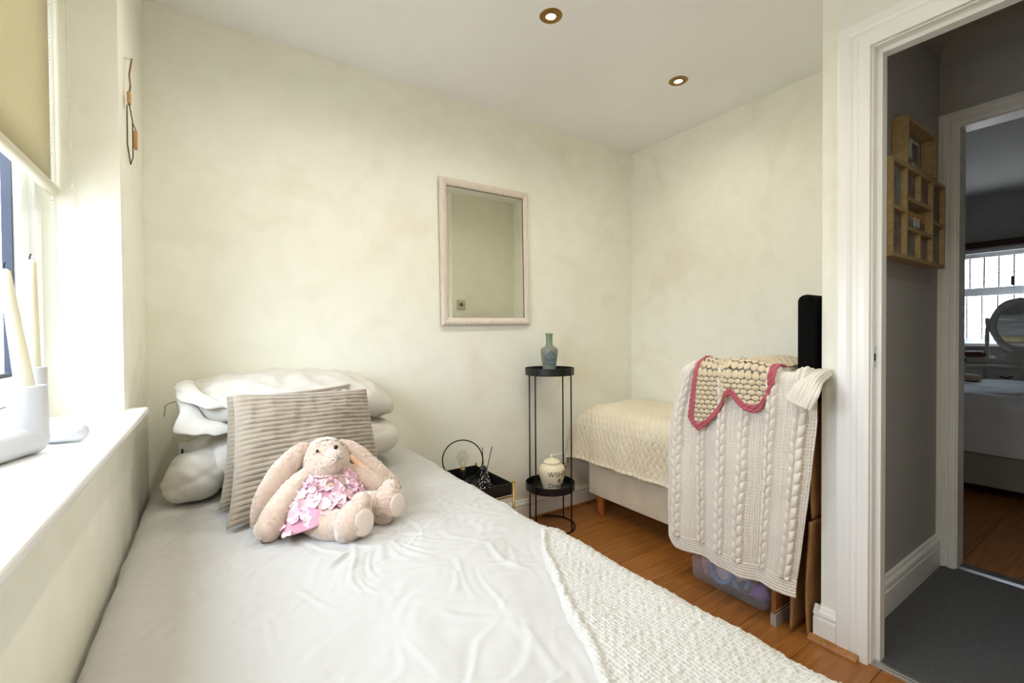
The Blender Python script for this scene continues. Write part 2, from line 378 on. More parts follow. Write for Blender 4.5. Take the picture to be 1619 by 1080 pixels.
# ------------------------------------------------------------------ structure
S = lambda o: tag(o, kind='structure')
fl = S(B().box(-0.5, XD+0.03, YF-0.1, YB+0.1, -0.05, -0.012).box(XD+0.03, XR+0.1, YS-0.02, YB+0.1, -0.05, -0.012).obj('floor', 'plank_gap'))
pw, pl = 0.192, 1.28
proto = None
for r in range(16):
    y0 = YF + r*pw; off = (r*0.47) % 1.0 * pl
    k = 0
    while True:
        x0 = -0.25 - off + k*pl; x1 = x0 + pl; k += 1
        a, b = max(x0, XL-0.02), min(x1, XR if y0 > YS-0.15 else XD+0.012)
        if a >= (XR if y0 > YS-0.15 else XD): break
        if b - a < 0.03: continue
        p = B().box(a+0.0008, b-0.0008, y0+0.0008, min(y0+pw, YB)-0.0008, -0.012, 0.0).obj('floor_plank', 'plank', fl, bevel=0.0012, seg=1)
S(B().box(-0.5, XR+0.1, YF-0.1, YB+0.1, ZC, ZC+0.1).obj('ceiling', 'ceiling'))
S(B().box(-0.5, XR+0.1, YB, YB+0.1, 0, ZC).obj('wall_back', 'wall'))
S(B().box(XR, XR+0.09, YS-0.02, YB+0.0, 0, ZC).obj('wall_right', 'wall'))
S(B().box(-0.46, XL, YF, YB, 0, WZ0-0.022).box(-0.46, XL, YF, YB, WZ1, ZC).box(-0.46, XL, WY1, YB, WZ0-0.022, WZ1).box(-0.46, XL, YF, WY0, WZ0-0.022, WZ1).obj('wall_left', 'wall'))
S(B().box(-0.5, XD+0.1, YF-0.1, YF, 0, ZC).obj('wall_front', 'wall'))
DY0, DY1, DZ = -0.205, 0.585, 2.03      # rough door opening
S(B().box(XD, XD+0.075, DY1, YS-0.06, 0, ZC).box(XD, XD+0.075, YF, DY0, 0, ZC).box(XD, XD+0.075, DY0, DY1, DZ+0.013, ZC).obj('wall_door', 'wall_plain'))
S(B().box(XD, XR, YS-0.06, YS, 0, ZC).obj('wall_alcove', 'wall'))

# skirtings with a rounded moulding on top
def skirting(name, p0, p1, nrm, h=0.12, t=0.018, m='gloss'):
    p0, p1, nrm = np.array(p0, float), np.array(p1, float), np.array(nrm, float)
    prof = [(0, 0), (t, 0), (t, h*0.66), (t*0.72, h*0.68), (t*0.72, h*0.71), (t*1.0, h*0.75), (t*1.02, h*0.80), (t*0.9, h*0.86), (t*0.55, h*0.91), (t*0.45, h*0.97), (t*0.3, h), (0, h)]
    P = np.array([[(q[0]+nrm[0]*a, q[1]+nrm[1]*a, z) for a, z in prof] for q in (p0, p1)])
    b = B(); b.grid(P); n = len(prof); b.f.append(tuple(range(n))); b.f.append(tuple(range(n, 2*n))[::-1])
    return S(b.obj(name, m))
skirting('baseboard_back', (0.8, YB), (XR, YB), (0, -1))
skirting('baseboard_right', (XR, YS), (XR, YB), (-1, 0))
skirting('baseboard_door', (XD, 0.668), (XD, YS+0.017), (-1, 0), 0.125, 0.02)
skirting('baseboard_alcove', (XD-0.019, YS), (XR, YS), (0, 1), 0.125, 0.018)
S(B().box(1.15, XR, YB-0.032, YB-0.018, 0, 0.014).obj('trim_1', 'bead', bevel=0.004))
tr = B(); pr = [(0.02, 0), (0.042, 0), (0.042, 0.006), (0.036, 0.014), (0.028, 0.019), (0.02, 0.021)]
P = np.array([[(XD-a, y, z) for a, z in pr] for y in (0.600, YS+0.028)]); tr.grid(P); tr.f.append(tuple(range(6))); tr.f.append(tuple(range(6, 12))[::-1])
S(tr.obj('trim_2', 'bead'))

# door frame 1 (room side) : moulded casing, lining, stop, keep
def casing(bld, x, s, ya, yb_, z0, ztop, w):
    """moulded casing round an opening ya..yb_ on wall plane x, facing s (-1 = towards -X)"""
    prof = [(0, 0.0), (0, 0.016), (0.012*w/0.09, 0.019), (0.03*w/0.09, 0.019), (0.034*w/0.09, 0.013), (0.048*w/0.09, 0.0125), (0.053*w/0.09, 0.018),
            (0.062*w/0.09, 0.0215), (0.085*w/0.09, 0.0215), (w, 0.02), (w, 0.0)]
    # offset measured from the opening edge outwards; first entries are the inner edge
    path = lambda o: [(yb_+o, z0), (yb_+o, ztop+o), (ya-o, ztop+o), (ya-o, z0)]
    P = np.array([[(x + s*d, py, pz) for (py, pz) in path(o)] for o, d in prof]).transpose(1, 0, 2)
    bld.grid(P); return bld
d1 = S(B().box(XD-0.002, XD+0.08, 0.572, DY1, 0, DZ).box(XD-0.002, XD+0.08, DY0, DY0+0.013, 0, DZ).box(XD-0.002, XD+0.08, DY0, DY1, DZ, DZ+0.013).obj('door_1', 'gloss', bevel=0.001))
casing(B(), XD, -1, DY0+0.008, 0.577, 0.0, DZ+0.004, 0.09).obj('door_casing', 'gloss', d1)
B().box(XD+0.030, XD+0.072, 0.558, 0.572, 0, DZ).box(XD+0.030, XD+0.072, DY0+0.013, DY0+0.026, 0, DZ).box(XD+0.030, XD+0.072, DY0+0.026, 0.558, DZ-0.014, DZ).obj('door_stop', 'gloss', d1, bevel=0.0015)
kp = B().box(XD+0.002, XD+0.026, 0.5705, 0.5722, 0.985, 1.055).obj('strike_plate', 'silver', d1)
B().box(XD+0.009, XD+0.019, 0.5698, 0.571, 1.008, 1.032).obj('latch_hole', 'dark_hole', kp)
th = B(); pr = [(-0.002, 0), (-0.002, 0.003), (0.004, 0.006), (0.012, 0.004), (0.018, 0.007), (0.026, 0.009), (0.034, 0.006), (0.038, 0.0)]
P = np.array([[(XD+a, y, z) for a, z in pr] for y in (DY0+0.013, 0.572)]); th.grid(P)
S(th.obj('trim_3', 'silver'))

# hallway
HX, HY = 2.864, 0.655
S(B().box(XD+0.030, HX+0.1, -1.2, HY+0.02, -0.05, 0.002).obj('floor_hall', 'carpet'))
S(B().box(XD+0.075, HX+0.0, HY-0.0, HY+0.008, 0, 2.46).box(XR+0.09, HX+0.1, HY+0.008, HY+0.1, 0, 2.46).obj('wall_hall_left', 'hall_wall'))
S(B().box(HX, HX+0.1, 0.595, HY+0.1, 0, 2.5).box(HX, HX+0.1, -1.2, -0.21, 0, 2.5).box(HX, HX+0.1, -0.21, 0.595, 2.05, 2.5).obj('wall_hall_far', 'hall_wall'))
S(B().box(XD+0.075, HX+0.1, -1.3, -1.2, 0, 2.5).obj('wall_hall_right', 'hall_wall'))
S(B().box(XD+0.0, HX+0.1, -1.3, HY+0.1, 2.46, 2.52).box(XD, XD+0.076, -1.3, HY, ZC, 2.47).obj('ceiling_hall', 'hall_wall'))
S(B().box(XD+0.003, XD+0.075, -1.3, YF, 0, 2.47).obj('wall_hall_near', 'hall_wall'))
cv = B(); an = np.linspace(0, PI/2, 9); R_ = 0.09
P = np.array([[(HX - (R_ - R_*math.sin(a)) - 0.001, y, 2.46 - (R_ - R_*math.cos(a)) - 0.001) for a in an] for y in (-1.2, HY)])
cv.grid(P)
P = np.array([[(x, HY - (R_ - R_*math.sin(a)) - 0.001, 2.46 - (R_ - R_*math.cos(a)) - 0.001) for a in an] for x in (XD+0.076, HX)])
cv.grid(P); S(cv.obj('trim_4', 'hall_wall', smooth=True))
skirting('baseboard_hall', (XD+0.08, HY), (HX, HY), (0, -1), 0.145, 0.02)
d2 = S(B().box(HX-0.002, HX+0.1, 0.583, 0.596, 0, 2.04).box(HX-0.002, HX+0.1, -0.21, -0.197, 0, 2.04).box(HX-0.002, HX+0.1, -0.21, 0.596, 2.04, 2.053).obj('door_2', 'gloss', bevel=0.001))
casing(B(), HX, -1, -0.202, 0.588, 0.0, 2.045, 0.066).obj('door_casing', 'gloss', d2)
S(B().box(HX+0.0, HX+0.028, -0.197, 0.583, 0, 0.008).obj('trim_5', 'silver', bevel=0.002))

# far bedroom
BX = 6.62
fb = S(B().box(HX+0.028, BX+0.1, -1.5, 2.6, -0.05, -0.01).obj('floor_bedroom', 'plank_gap'))
for r in range(9):
    y0 = -0.55 + r*0.19
    for k in range(4):
        x0 = HX+0.03 + k*1.0 - (0.4 if r % 2 else 0); a, b = max(x0, HX+0.03), min(x0+1.0, BX)
        if b - a > 0.05 and a < 5.2: B().box(a+0.001, b-0.001, y0+0.001, y0+0.189, -0.01, 0.0).obj('floor_plank', 'plank', fb)
S(B().box(HX+0.1, BX+0.1, -1.5, 2.6, 2.5, 2.6).obj('ceiling_bedroom', 'hall_wall'))
S(B().box(HX+0.1, BX+0.1, 2.5, 2.6, 0, 2.5).obj('wall_bedroom_left', 'hall_wall'))
S(B().box(HX+0.1, BX+0.1, -1.5, -1.4, 0, 2.5).obj('wall_bedroom_right', 'hall_wall'))
S(B().box(HX+0.001, HX+0.1, HY+0.1, 2.6, 0, 2.5).box(HX+0.1, HX+0.12, -1.5, -0.21, 0, 2.5).obj('wall_bedroom_near', 'hall_wall'))
W2 = (0.60, 1.40, 0.98, 1.94)
S(B().box(BX, BX+0.1, -1.5, 2.6, 0, W2[2]).box(BX, BX+0.1, -1.5, 2.6, W2[3], 2.5).box(BX, BX+0.1, -1.5, W2[0], W2[2], W2[3]).box(BX, BX+0.1, W2[1], 2.6, W2[2], W2[3]).obj('wall_bedroom_window', 'hall_wall'))
w2 = S(B().box(BX+0.02, BX+0.07, W2[0], W2[1], W2[2], W2[2]+0.05).box(BX+0.02, BX+0.07, W2[0], W2[1], W2[3]-0.07, W2[3])
       .box(BX+0.02, BX+0.07, W2[0], W2[0]+0.05, W2[2], W2[3]).box(BX+0.02, BX+0.07, W2[1]-0.05, W2[1], W2[2], W2[3]).obj('window_2', 'pvc'))
B().box(BX+0.01, BX+0.07, W2[0], W2[1], 1.475, 1.56).obj('transom', 'pvc', w2, bevel=0.006)
B().box(BX+0.045, BX+0.050, W2[0]+0.05, W2[1]-0.05, W2[2]+0.05, 1.475).obj('glass_pane', 'glass', w2)
B().box(BX+0.045, BX+0.050, W2[0]+0.05, W2[1]-0.05, 1.56, W2[3]-0.07).obj('glass_pane', 'glass', w2)
for k in range(12):
    y = 1.274 - 0.105*k
    if y > W2[0]+0.06: B().box(BX+0.040, BX+0.044, y-0.006, y+0.006, 1.56, W2[3]-0.07).obj('lead_strip', 'lead', w2)
for k in range(12):
    y = 1.295 - 0.112*k
    if y > W2[0]+0.06: B().box(BX+0.040, BX+0.044, y-0.0055, y+0.0055, W2[2]+0.05, 1.475).obj('lead_strip', 'lead', w2)
B().box(BX+0.038, BX+0.044, W2[0]+0.05, W2[1]-0.05, 1.701, 1.709).obj('lead_strip', 'lead', w2)
B().box(BX+0.005, BX+0.03, 0.950, 0.978, 1.565, 1.66).obj('window_handle', 'dark_wood', w2, bevel=0.004)
B().box(BX-0.1, BX+0.02, W2[0]-0.05, W2[1]+0.05, 0.955, 0.985).obj('window_sill', 'pvc', w2, bevel=0.006)

# main window in the left wall, sill and sash
w1 = S(B().box(-0.43, -0.362, WY1-0.055, WY1, WZ0, WZ1).box(-0.43, -0.362, WY0, WY0+0.055, WZ0, WZ1).box(-0.43, -0.362, WY0+0.055, WY1-0.055, WZ0, WZ0+0.055).box(-0.43, -0.362, WY0+0.055, WY1-0.055, WZ1-0.055, WZ1).obj('window_1', 'pvc', bevel=0.006))
ya, yb2, za, zb = WY0+0.055, WY1-0.055, WZ0+0.055, WZ1-0.055
for (a, b) in ((ya, 0.92), (0.98, yb2)):
    s = 0.062
    sa = B().box(-0.425, -0.372, a, a+s, za, zb).box(-0.425, -0.372, b-s, b, za, zb).box(-0.425, -0.372, a+s, b-s, za, za+s).box(-0.425, -0.372, a+s, b-s, zb-s, zb).obj('sash', 'pvc', w1, bevel=0.008, seg=3)
    B().box(-0.405, -0.398, a+s-0.002, b-s+0.002, za+s-0.002, zb-s+0.002).obj('glass_pane', 'glass', sa)
    g = 0.009
    B().box(-0.402, -0.385, a+s, a+s+g, za+s, zb-s).box(-0.402, -0.385, b-s-g, b-s, za+s, zb-s).box(-0.402, -0.385, a+s, b-s, za+s, za+s+g).box(-0.402, -0.385, a+s, b-s, zb-s-g, zb-s).obj('gasket', 'gasket', sa)
B().box(-0.428, -0.368, 0.92, 0.98, za, zb).obj('mullion', 'pvc', w1, bevel=0.006)
ws = B().box(-0.37, XL+0.002, WY0, WY1, WZ0-0.022, WZ0).box(XL-0.002, -0.160, WY0-0.07, 1.715, WZ0-0.022, WZ0).obj('window_sill', 'sill', w1, bevel=0.007, seg=3)

# ------------------------------------------------------------------ roller blind in the window recess
rb = thing('roller_blind', 'beige roller blind half lowered in the left window recess', 'blind', (-0.335, 0.95, 2.2))
Pz = np.linspace(2.17, 1.487, 8)
P = np.array([[(-0.335 + 0.003*math.sin(3*y), y, z) for z in Pz] for y in np.linspace(0.27, 1.612, 14)])
sheet('blind_fabric', P, 'blind', rb, 0.0012)
B().tube([(-0.335, 0.262, 2.178), (-0.335, 1.614, 2.178)], 0.022, 20).obj('roller_tube', 'blind', rb, smooth=True)
bb = B(); bb.tube([(-0.335, y, 1.480) for y in np.linspace(0.265, 1.622, 6)], 0.0135, 14).obj('bottom_bar', 'blind_bar', rb, smooth=True, bevel=0.002)
# bead chain loop hanging by the reveal
ch = B(); pts = []
xa, xb_, zt_, zb_ = -0.340, -0.300, 2.16, 1.115
pts += [(xa, 1.630, z) for z in np.arange(zt_, zb_+0.02, -0.0095)]
pts += [((xa+xb_)/2 - 0.02*math.cos(a), 1.630, zb_+0.02-0.026*math.sin(a)) for a in np.linspace(0.2, PI-0.2, 7)]
pts += [(xb_ - 0.012*((z-1.1)/1.05)*0.6, 1.630, z) for z in np.arange(zb_+0.02, zt_, 0.0095)]
for p in pts: ch.ball(p, 0.0026, 6, 5)
ch.tube(pts[::6], 0.0007, 5).obj('bead_chain', 'bead_chain', rb, smooth=True)['kind'] = 'stuff'
B().box(-0.36, -0.31, 1.614, 1.640, 2.14, 2.215).obj('chain_bracket', 'plastic_w', rb, bevel=0.004)

# ------------------------------------------------------------------ candle holders and candles on the sill
def candle_holder(label, cup, arm_dir, arm_len, h, r):
    cx, cy = cup; z0 = WZ0
    o = thing('candle_holder', label, 'candle holder', (cx, cy, z0), 'pipe shaped candle holders')
    ax, ay = arm_dir
    b = B()
    prof = [(0.0, 0.0), (r*0.45, r*0.05), (r*0.80, r*0.28), (r*1.0, r*0.65), (r*1.07, r*1.15), (r*1.04, r*1.9), (r*0.98, h*0.6), (r*0.97, h-0.003), (r*0.93, h), (r*0.80, h), (r*0.76, h-0.004), (r*0.72, h-0.03), (0.0, h-0.032)]
    b.lathe(prof, (cx, cy, z0), 40, False)
    G = limb([(cx, cy, z0+r*1.05), (cx+ax*arm_len*0.5, cy+ay*arm_len*0.5, z0+r*1.0), (cx+ax*arm_len, cy+ay*arm_len, z0+r*0.9)], [r*1.0, r*0.97, r*0.84], 8, 32)
    b.grid(G, wv=True); b.f.append(tuple(b.n-32+i for i in range(32)))
    b.obj('body', 'ceramic_w', o, smooth=True)
    return o
def candle(label, base, top, r0, r1):
    o = thing('candle', label, 'candle', base, 'ivory taper candles')
    p = np.linspace(0, 1, 6)[:, None]*(np.array(top)-np.array(base)) + np.array(base)
    d = (np.array(top)-np.array(base)); d /= np.linalg.norm(d)
    p = np.vstack([p, p[-1]+d*0.004]); rr = list(np.linspace(r0, r1, 6)) + [r1*0.5]
    B().tube(p, rr, 24).obj('wax', 'wax', o, smooth=True)
    B().tube([p[-1]-d*0.002, p[-1]+d*0.006, p[-1]+d*0.012+np.array([0.002, 0, 0])], 0.0012, 6).obj('wick', 'wick', o)
candle_holder('white ceramic pipe candle holder at the front of the sill, arm to the window', (-0.272, 1.13), (-0.35, -0.94), 0.15, 0.122, 0.0255)
candle_holder('grey white ceramic pipe candle holder behind the front one, arm towards the room', (-0.290, 1.235), (0.66, -0.22), 0.10, 0.150, 0.0215)
candle('leaning ivory taper candle in the front pipe holder', (-0.272, 1.13, WZ0+0.098), (-0.300, 1.145, WZ0+0.322), 0.0135, 0.0075)
candle('upright ivory taper candle in the rear pipe holder', (-0.290, 1.235, WZ0+0.125), (-0.2905, 1.236, WZ0+0.352), 0.0130, 0.0090)

# ------------------------------------------------------------------ wire and wood hanging on the strip of wall beside the window
hg = thing('hanging_ornament', 'wire hoop ornament with small wooden tag hanging on the strip of wall', 'wall ornament', (XL, 1.70, 1.93))
x_ = XL + 0.012
B().tube([(XL-0.005, 1.752, 1.928), (XL+0.020, 1.752, 1.930)], 0.002, 6).obj('nail', 'silver', hg)
B().tube([(x_+0.006, 1.752, 1.932), (x_, 1.747, 1.88), (x_+0.003, 1.741, 1.845), (x_, 1.735, 1.815)], 0.0022, 6).obj('jute_string', 'jute', hg, smooth=True)
B().box(x_-0.004, x_+0.004, 1.722, 1.746, 1.788, 1.822).obj('wooden_toggle', 'tag_wood', hg, bevel=0.003)
hexp = [(x_, 1.735, 1.79), (x_, 1.690, 1.765), (x_, 1.690, 1.655), (x_, 1.745, 1.615), (x_, 1.800, 1.655), (x_, 1.800, 1.765)]
B().tube(hexp, 0.0015, 6, closed=True).obj('wire_hoop', 'wire_dark', hg)
B().tube([(x_, 1.79, 1.76), (x_+0.012, 1.785, 1.725)], 0.0015, 5).obj('tag_string', 'jute', hg)
B().box(x_+0.004, x_+0.012, 1.772, 1.798, 1.676, 1.728).obj('wooden_tag', 'tag_wood', hg, bevel=0.002)

# ------------------------------------------------------------------ the main bed
BX0, BX1, BY0, BY1, BZ = -0.192, 0.795, 0.20, 2.175, 0.572
bed = thing('single_bed', 'single bed under white sheet pushed into the window corner', 'bed', (0.3, 1.2, 0))
B().box(BX0+0.02, BX1-0.02, BY0+0.02, BY1-0.02, 0.04, 0.30).obj('divan_base', 'divan', bed, bevel=0.015)
B().box(BX0+0.012, BX1-0.012, BY0+0.012, BY1-0.012, 0.302, BZ-0.008).obj('mattress', 'cotton', bed, bevel=0.045, seg=4)
for x in (BX0+0.1, BX1-0.1):
    for y in (BY0+0.12, BY1-0.12):
        B().lathe([(0.022, 0), (0.025, 0.041)], (x, y, 0), 16).obj('foot', 'black_metal', bed)
hw, hl, xc, yc, RR = (BX1-BX0)/2, (BY1-BY0)/2, (BX0+BX1)/2, (BY0+BY1)/2, 0.065
def bedmap(a, b):
    def half(t, h):
        s = np.sign(t); u = np.abs(t); k = np.clip((u-(h-RR))/RR, 0, PI/2)
        x = np.where(u < h-RR, u, h-RR+RR*np.sin(k)); d = RR*(1-np.cos(k)) + np.maximum(u-(h-RR)-RR*PI/2, 0)
        return s*x, d
    x, dx = half(a, hw); y, dy = half(b, hl)
    cz = 0.012*(1-(x/hw)**2)*1.0
    return np.stack([xc+x, yc+y, BZ + cz - 0.006 - dx - dy], -1)
na, nb = 330, 560
A_ = np.linspace(-hw-0.22, hw+0.24, na); B_ = np.linspace(-hl-0.2, hl+0.12, nb)
AA, BB = np.meshgrid(A_, B_, indexing='ij'); P = bedmap(AA, BB); N = normals(P)
N *= np.sign(N[na//2, nb//2, 2])
wx, wy = P[..., 0]+0.015*waves(AA, BB, 4, 8, 1), P[..., 1]+0.015*waves(AA, BB, 4, 8, 2)
segs = []
r3 = np.random.default_rng(12)
for k in range(150):
    x0, y0 = r3.uniform(-0.02, 0.72), r3.uniform(0.22, 1.30)
    a = r3.normal(0.85, 0.75) if r3.random() < 0.7 else r3.uniform(0, PI); L = r3.uniform(0.06, 0.22)
    segs.append((x0, y0, x0+L*math.cos(a), y0+L*math.sin(a), r3.uniform(0.0045, 0.009), r3.uniform(0.001, 0.0032), r3.normal(0, 0.006)))
for k in range(26):        # pulls radiating from the toy
    a = r3.uniform(-2.4, -0.3); L = r3.uniform(0.10, 0.26); x0, y0 = 0.31+0.06*math.cos(a), 1.17+0.06*math.sin(a)
    segs.append((x0, y0, x0+L*math.cos(a), y0+L*math.sin(a), r3.uniform(0.004, 0.008), r3.uniform(0.0012, 0.0032), r3.normal(0, 0.006)))
for k in range(30):        # cross folds by the table side
    y0 = r3.uniform(1.0, 2.05); x0 = r3.uniform(0.45, 0.65); L = r3.uniform(0.12, 0.3)
    segs.append((x0, y0, x0+L, y0+r3.normal(0, 0.05), r3.uniform(0.006, 0.012), r3.uniform(0.001, 0.0028), r3.normal(0, 0.01)))
for k in range(14):        # broad soft folds near the wall side
    y0 = r3.uniform(0.4, 1.5); x0 = r3.uniform(-0.17, -0.02); L = r3.uniform(0.1, 0.25); a = r3.normal(0.2, 0.4)
    segs.append((x0, y0, x0+L*math.cos(a), y0+L*math.sin(a), r3.uniform(0.012, 0.022), r3.uniform(0.001, 0.003), r3.normal(0, 0.015)))
H_ = creases(wx, wy, segs) + 0.0020*waves(wx, wy, 4.5, 10, 4) + 0.0007*waves(wx, wy, 18, 14, 5)
P = P + N*(H_ + 0.006)[..., None]
# keep the sheet clear of the wall
P[..., 0] = np.maximum(P[..., 0], XL+0.006); P[..., 1] = np.minimum(P[..., 1], YB-0.004)
tag(sheet('fitted_sheet', P, 'cotton', None), 'rumpled white sheet covering the mattress of the window bed', 'sheet')

# woven throw across the foot of the bed
ns, nb2 = 420, 440
bl = np.linspace(BY0+0.0, 0.945, nb2); s_ = np.linspace(0, 1, ns)
curve_y = [0.20, 0.30, 0.40, 0.485, 0.535, 0.605, 0.678, 0.766, 0.86, 0.935, 0.96]; curve_x = [0.335, 0.375, 0.425, 0.472, 0.495, 0.523, 0.556, 0.600, 0.650, 0.706, 0.722]
al = np.interp(bl, curve_y, curve_x) - xc
al = al + 0.0012*np.sin(bl*150) + 0.002*np.sin(bl*37)
a_end = hw + 0.30
AA = al[None, :] + s_[:, None]*(a_end - al)[None, :]; BB = np.repeat((bl - yc)[None, :], ns, 0)
P = bedmap(AA, BB); N = normals(P); N *= np.sign(N[5, 5, 2]) if abs(N[5, 5, 2]) > 0.1 else 1
dist = (AA - al[None, :]); hem = np.minimum(dist, 0.945 - (BB+yc))
per = 0.0080; ph1, ph2 = AA/per, BB/per
jit = 0.30*waves(AA, BB, 22, 12, 8)
w1_ = np.abs(np.sin(PI*(ph1+jit*0.4)))**0.7; w2_ = np.abs(np.sin(PI*(ph2+jit*0.4)))**0.7
sel = 0.5+0.5*np.sin(PI*(np.floor(ph1)+np.floor(ph2)))
chk = ((np.floor(ph1)+np.floor(ph2)) % 2)
wv_ = np.where(chk > 0.5, w1_*(0.65+0.35*w2_), w2_*(0.65+0.35*w1_))
hh = 0.0034*wv_*(1+0.35*waves(AA, BB, 45, 12, 9)) + 0.003*waves(AA, BB, 5, 8, 10)
hh += 0.007*np.exp(-((hem-0.012)/0.010)**2)
hh = np.where(hem < 0.004, -0.004, hh + 0.014)
P = P + N*hh[..., None]
tag(sheet('woven_throw', P, 'throw', None), 'chunky woven cream throw spread over the foot of the bed', 'throw')

# ------------------------------------------------------------------ pillows and cushions
def pillow_surface(c, ex, ey, th, nu=70, nv=56, pinch=0.07, power=0.55, rnd=0.0, seed=0, wr=0.004, ribs=0, ripple=0.0):
    """closed cushion: two sheets sewn at the rim, returned as one wrapped grid (u across, both faces round)"""
    c, ex, ey = np.array(c, float), np.array(ex, float), np.array(ey, float)
    nz = np.cross(ex, ey); nz /= np.linalg.norm(nz); lx, ly = np.linalg.norm(ex), np.linalg.norm(ey)
    u = np.sin(np.linspace(-PI/2, PI/2, nu)) if ribs == 0 else np.linspace(-1, 1, nu)
    v = np.sin(np.linspace(-PI/2, PI/2, nv)) if ribs == 0 else np.linspace(-1, 1, nv)
    U, V = np.meshgrid(u, v, indexing='ij')
    out = []
    for sgn in (1, -1):
        uu = U*(1 - pinch*(1-V**2))*np.sqrt(1-rnd*V**4*0.5); vv = V*(1 - pinch*(1-U**2))*np.sqrt(1-rnd*U**4*0.5)
        h = th*np.clip((1-U**2), 0, 1)**power*np.clip((1-V**2), 0, 1)**power
        edge = np.clip((1-np.abs(U))*8, 0, 1)*np.clip((1-np.abs(V))*8, 0, 1)
        h = h + edge*(wr*waves(U*lx, V*ly, 9, 10, seed+sgn) + 0.5*wr*waves(U*lx, V*ly, 22, 10, seed+5+sgn))
        if ribs:
            rb_ = np.abs(np.sin(PI*ribs*(V+1)/2 + 0.10*waves(U*lx, V*ly, 5, 8, seed+9)))**0.42
            h = h + ripple*rb_*np.clip((1-np.abs(U))*20, 0, 1)
        Q = c + uu[..., None]*ex + vv[..., None]*ey + sgn*h[..., None]*nz
        out.append(Q)
    return out
def cushion_obj(name, faces, m, parent, deform=None):
    top, bot = faces
    if deform: top, bot = deform(top), deform(bot)
    a = sheet(name, top, m, parent); b = sheet(name, bot[:, ::-1], m, parent)
    bm = bmesh.new(); bm.from_mesh(a.data); bm.from_mesh(b.data); bmesh.ops.remove_doubles(bm, verts=bm.verts, dist=1e-5)
    bmesh.ops.recalc_face_normals(bm, faces=bm.faces)
    for f in bm.faces: f.smooth = True
    bm.to_mesh(a.data); bm.free(); bpy.data.objects.remove(b); return a
def flap(name, base, tip, m, parent, seed):
    """open lip of a pillowcase: a short curved strip of cloth between two edge curves"""
    b0, t0 = smooth_path(base, 10), smooth_path(tip, 10); k = np.linspace(0, 1, 14)[:, None, None]
    P = b0[None]*(1-k) + t0[None]*k
    P[..., 2] += 0.012*np.sin(k[..., 0]*PI) ; P += 0.003*waves(P[..., 0]+P[..., 2], P[..., 1], 14, 8, seed)[..., None]
    return sheet(name, P, m, parent, 0.003)

pl1 = thing('pillow', 'lower white pillow of the stack, lying flat on the bed', 'pillow', (0.27, 1.93, BZ+0.01), 'white pillows at the bed head')
def def_low(Q):
    x = Q[..., 0]; y = Q[..., 1]; k = np.clip((0.05-x)/0.2, 0, 1); f = np.clip((1.9-y)/0.2, 0, 1)
    Q = Q.copy(); Q[..., 2] = np.maximum(Q[..., 2] - 0.05*k*(1+f), BZ+0.012 + 0.0*x); Q[..., 0] -= 0.035*k*f; return Q
cushion_obj('pillow_body', pillow_surface((0.265, 1.925, BZ+0.118), (0.375, 0.0, 0.0), (0, 0.245, 0.0), 0.108, power=0.36, pinch=0.0, rnd=0.62, seed=21, wr=0.006), 'pillow', pl1, def_low)
b = B(); T, Q = np.meshgrid(np.linspace(0.02, PI-0.02, 40), np.linspace(0, 2*PI, 60, endpoint=False), indexing='ij')
nx_, ny_, nz_ = np.sin(T)*np.cos(Q), np.sin(T)*np.sin(Q), np.cos(T)
rad_ = 1 + 0.07*waves(nx_*1.0+nz_*0.7, ny_+nz_*0.4, 0.45, 8, 61) + 0.07*np.abs(np.sin(2.2*nx_+3.1*nz_+0.8*np.sin(3*ny_+1)))**0.7 - 0.05*np.exp(-((nz_-0.55*nx_-0.1)/0.10)**2) + 0.02*waves(nx_+nz_, ny_*0.4, 1.3, 6, 64)
b.grid(np.stack([-0.038+0.090*rad_*nx_ - 0.03*np.clip(-nz_, 0, 1), 1.765+0.085*rad_*ny_ - 0.02*np.clip(-nz_, 0, 1), np.maximum(0.660+0.078*rad_*nz_, 0.586)], -1), wv=True)
b.obj('pillowcase_end', 'pillow', pl1, smooth=True)
B().box(-0.096, -0.072, 1.818, 1.821, 0.705, 0.755).obj('care_label', 'cotton', pl1)
B().box(-0.090, -0.083, 1.8165, 1.8185, 0.715, 0.735).obj('care_label_print', 'ink', pl1)
pl2 = thing('pillow', 'upper white pillow on top of the stack behind the cushions', 'pillow', (0.26, 1.95, 0.77), 'white pillows at the bed head')
def def_up(Q):
    Q = Q.copy(); k = np.clip((Q[..., 0]-0.42)/0.22, 0, 1); Q[..., 2] -= 0.055*k*k
    k = np.clip((1.85-Q[..., 1])/0.2, 0, 1); Q[..., 2] -= 0.02*k; return Q
cushion_obj('pillow_body', pillow_surface((0.265, 1.955, 0.868), (0.370, 0.0, -0.008), (0, 0.225, 0.012), 0.098, power=0.36, pinch=0.0, rnd=0.62, seed=31, wr=0.006), 'pillow', pl2, def_up)
flap('pillowcase_flap', [(-0.06, 1.80, 0.900), (-0.04, 1.76, 0.868), (-0.02, 1.74, 0.835), (0.03, 1.735, 0.815), (0.09, 1.735, 0.810)],
     [(-0.098, 1.79, 0.896), (-0.090, 1.75, 0.862), (-0.100, 1.725, 0.808), (-0.02, 1.71, 0.792), (0.08, 1.72, 0.790)], 'pillow', pl2, 5)
flap('pillowcase_flap', [(-0.05, 1.86, 0.945), (-0.045, 1.80, 0.93), (0.0, 1.76, 0.905), (0.05, 1.745, 0.875)],
     [(-0.105, 1.86, 0.945), (-0.100, 1.79, 0.915), (-0.040, 1.735, 0.880), (0.04, 1.728, 0.862)], 'pillow', pl2, 7)
B().tube(smooth_path([(-0.095, 1.80, 0.895), (-0.125, 1.80, 0.885), (-0.128, 1.80, 0.866), (-0.132, 1.80, 0.848)], 5), 0.0011, 6).obj('tie_tape', 'wick', pl2)

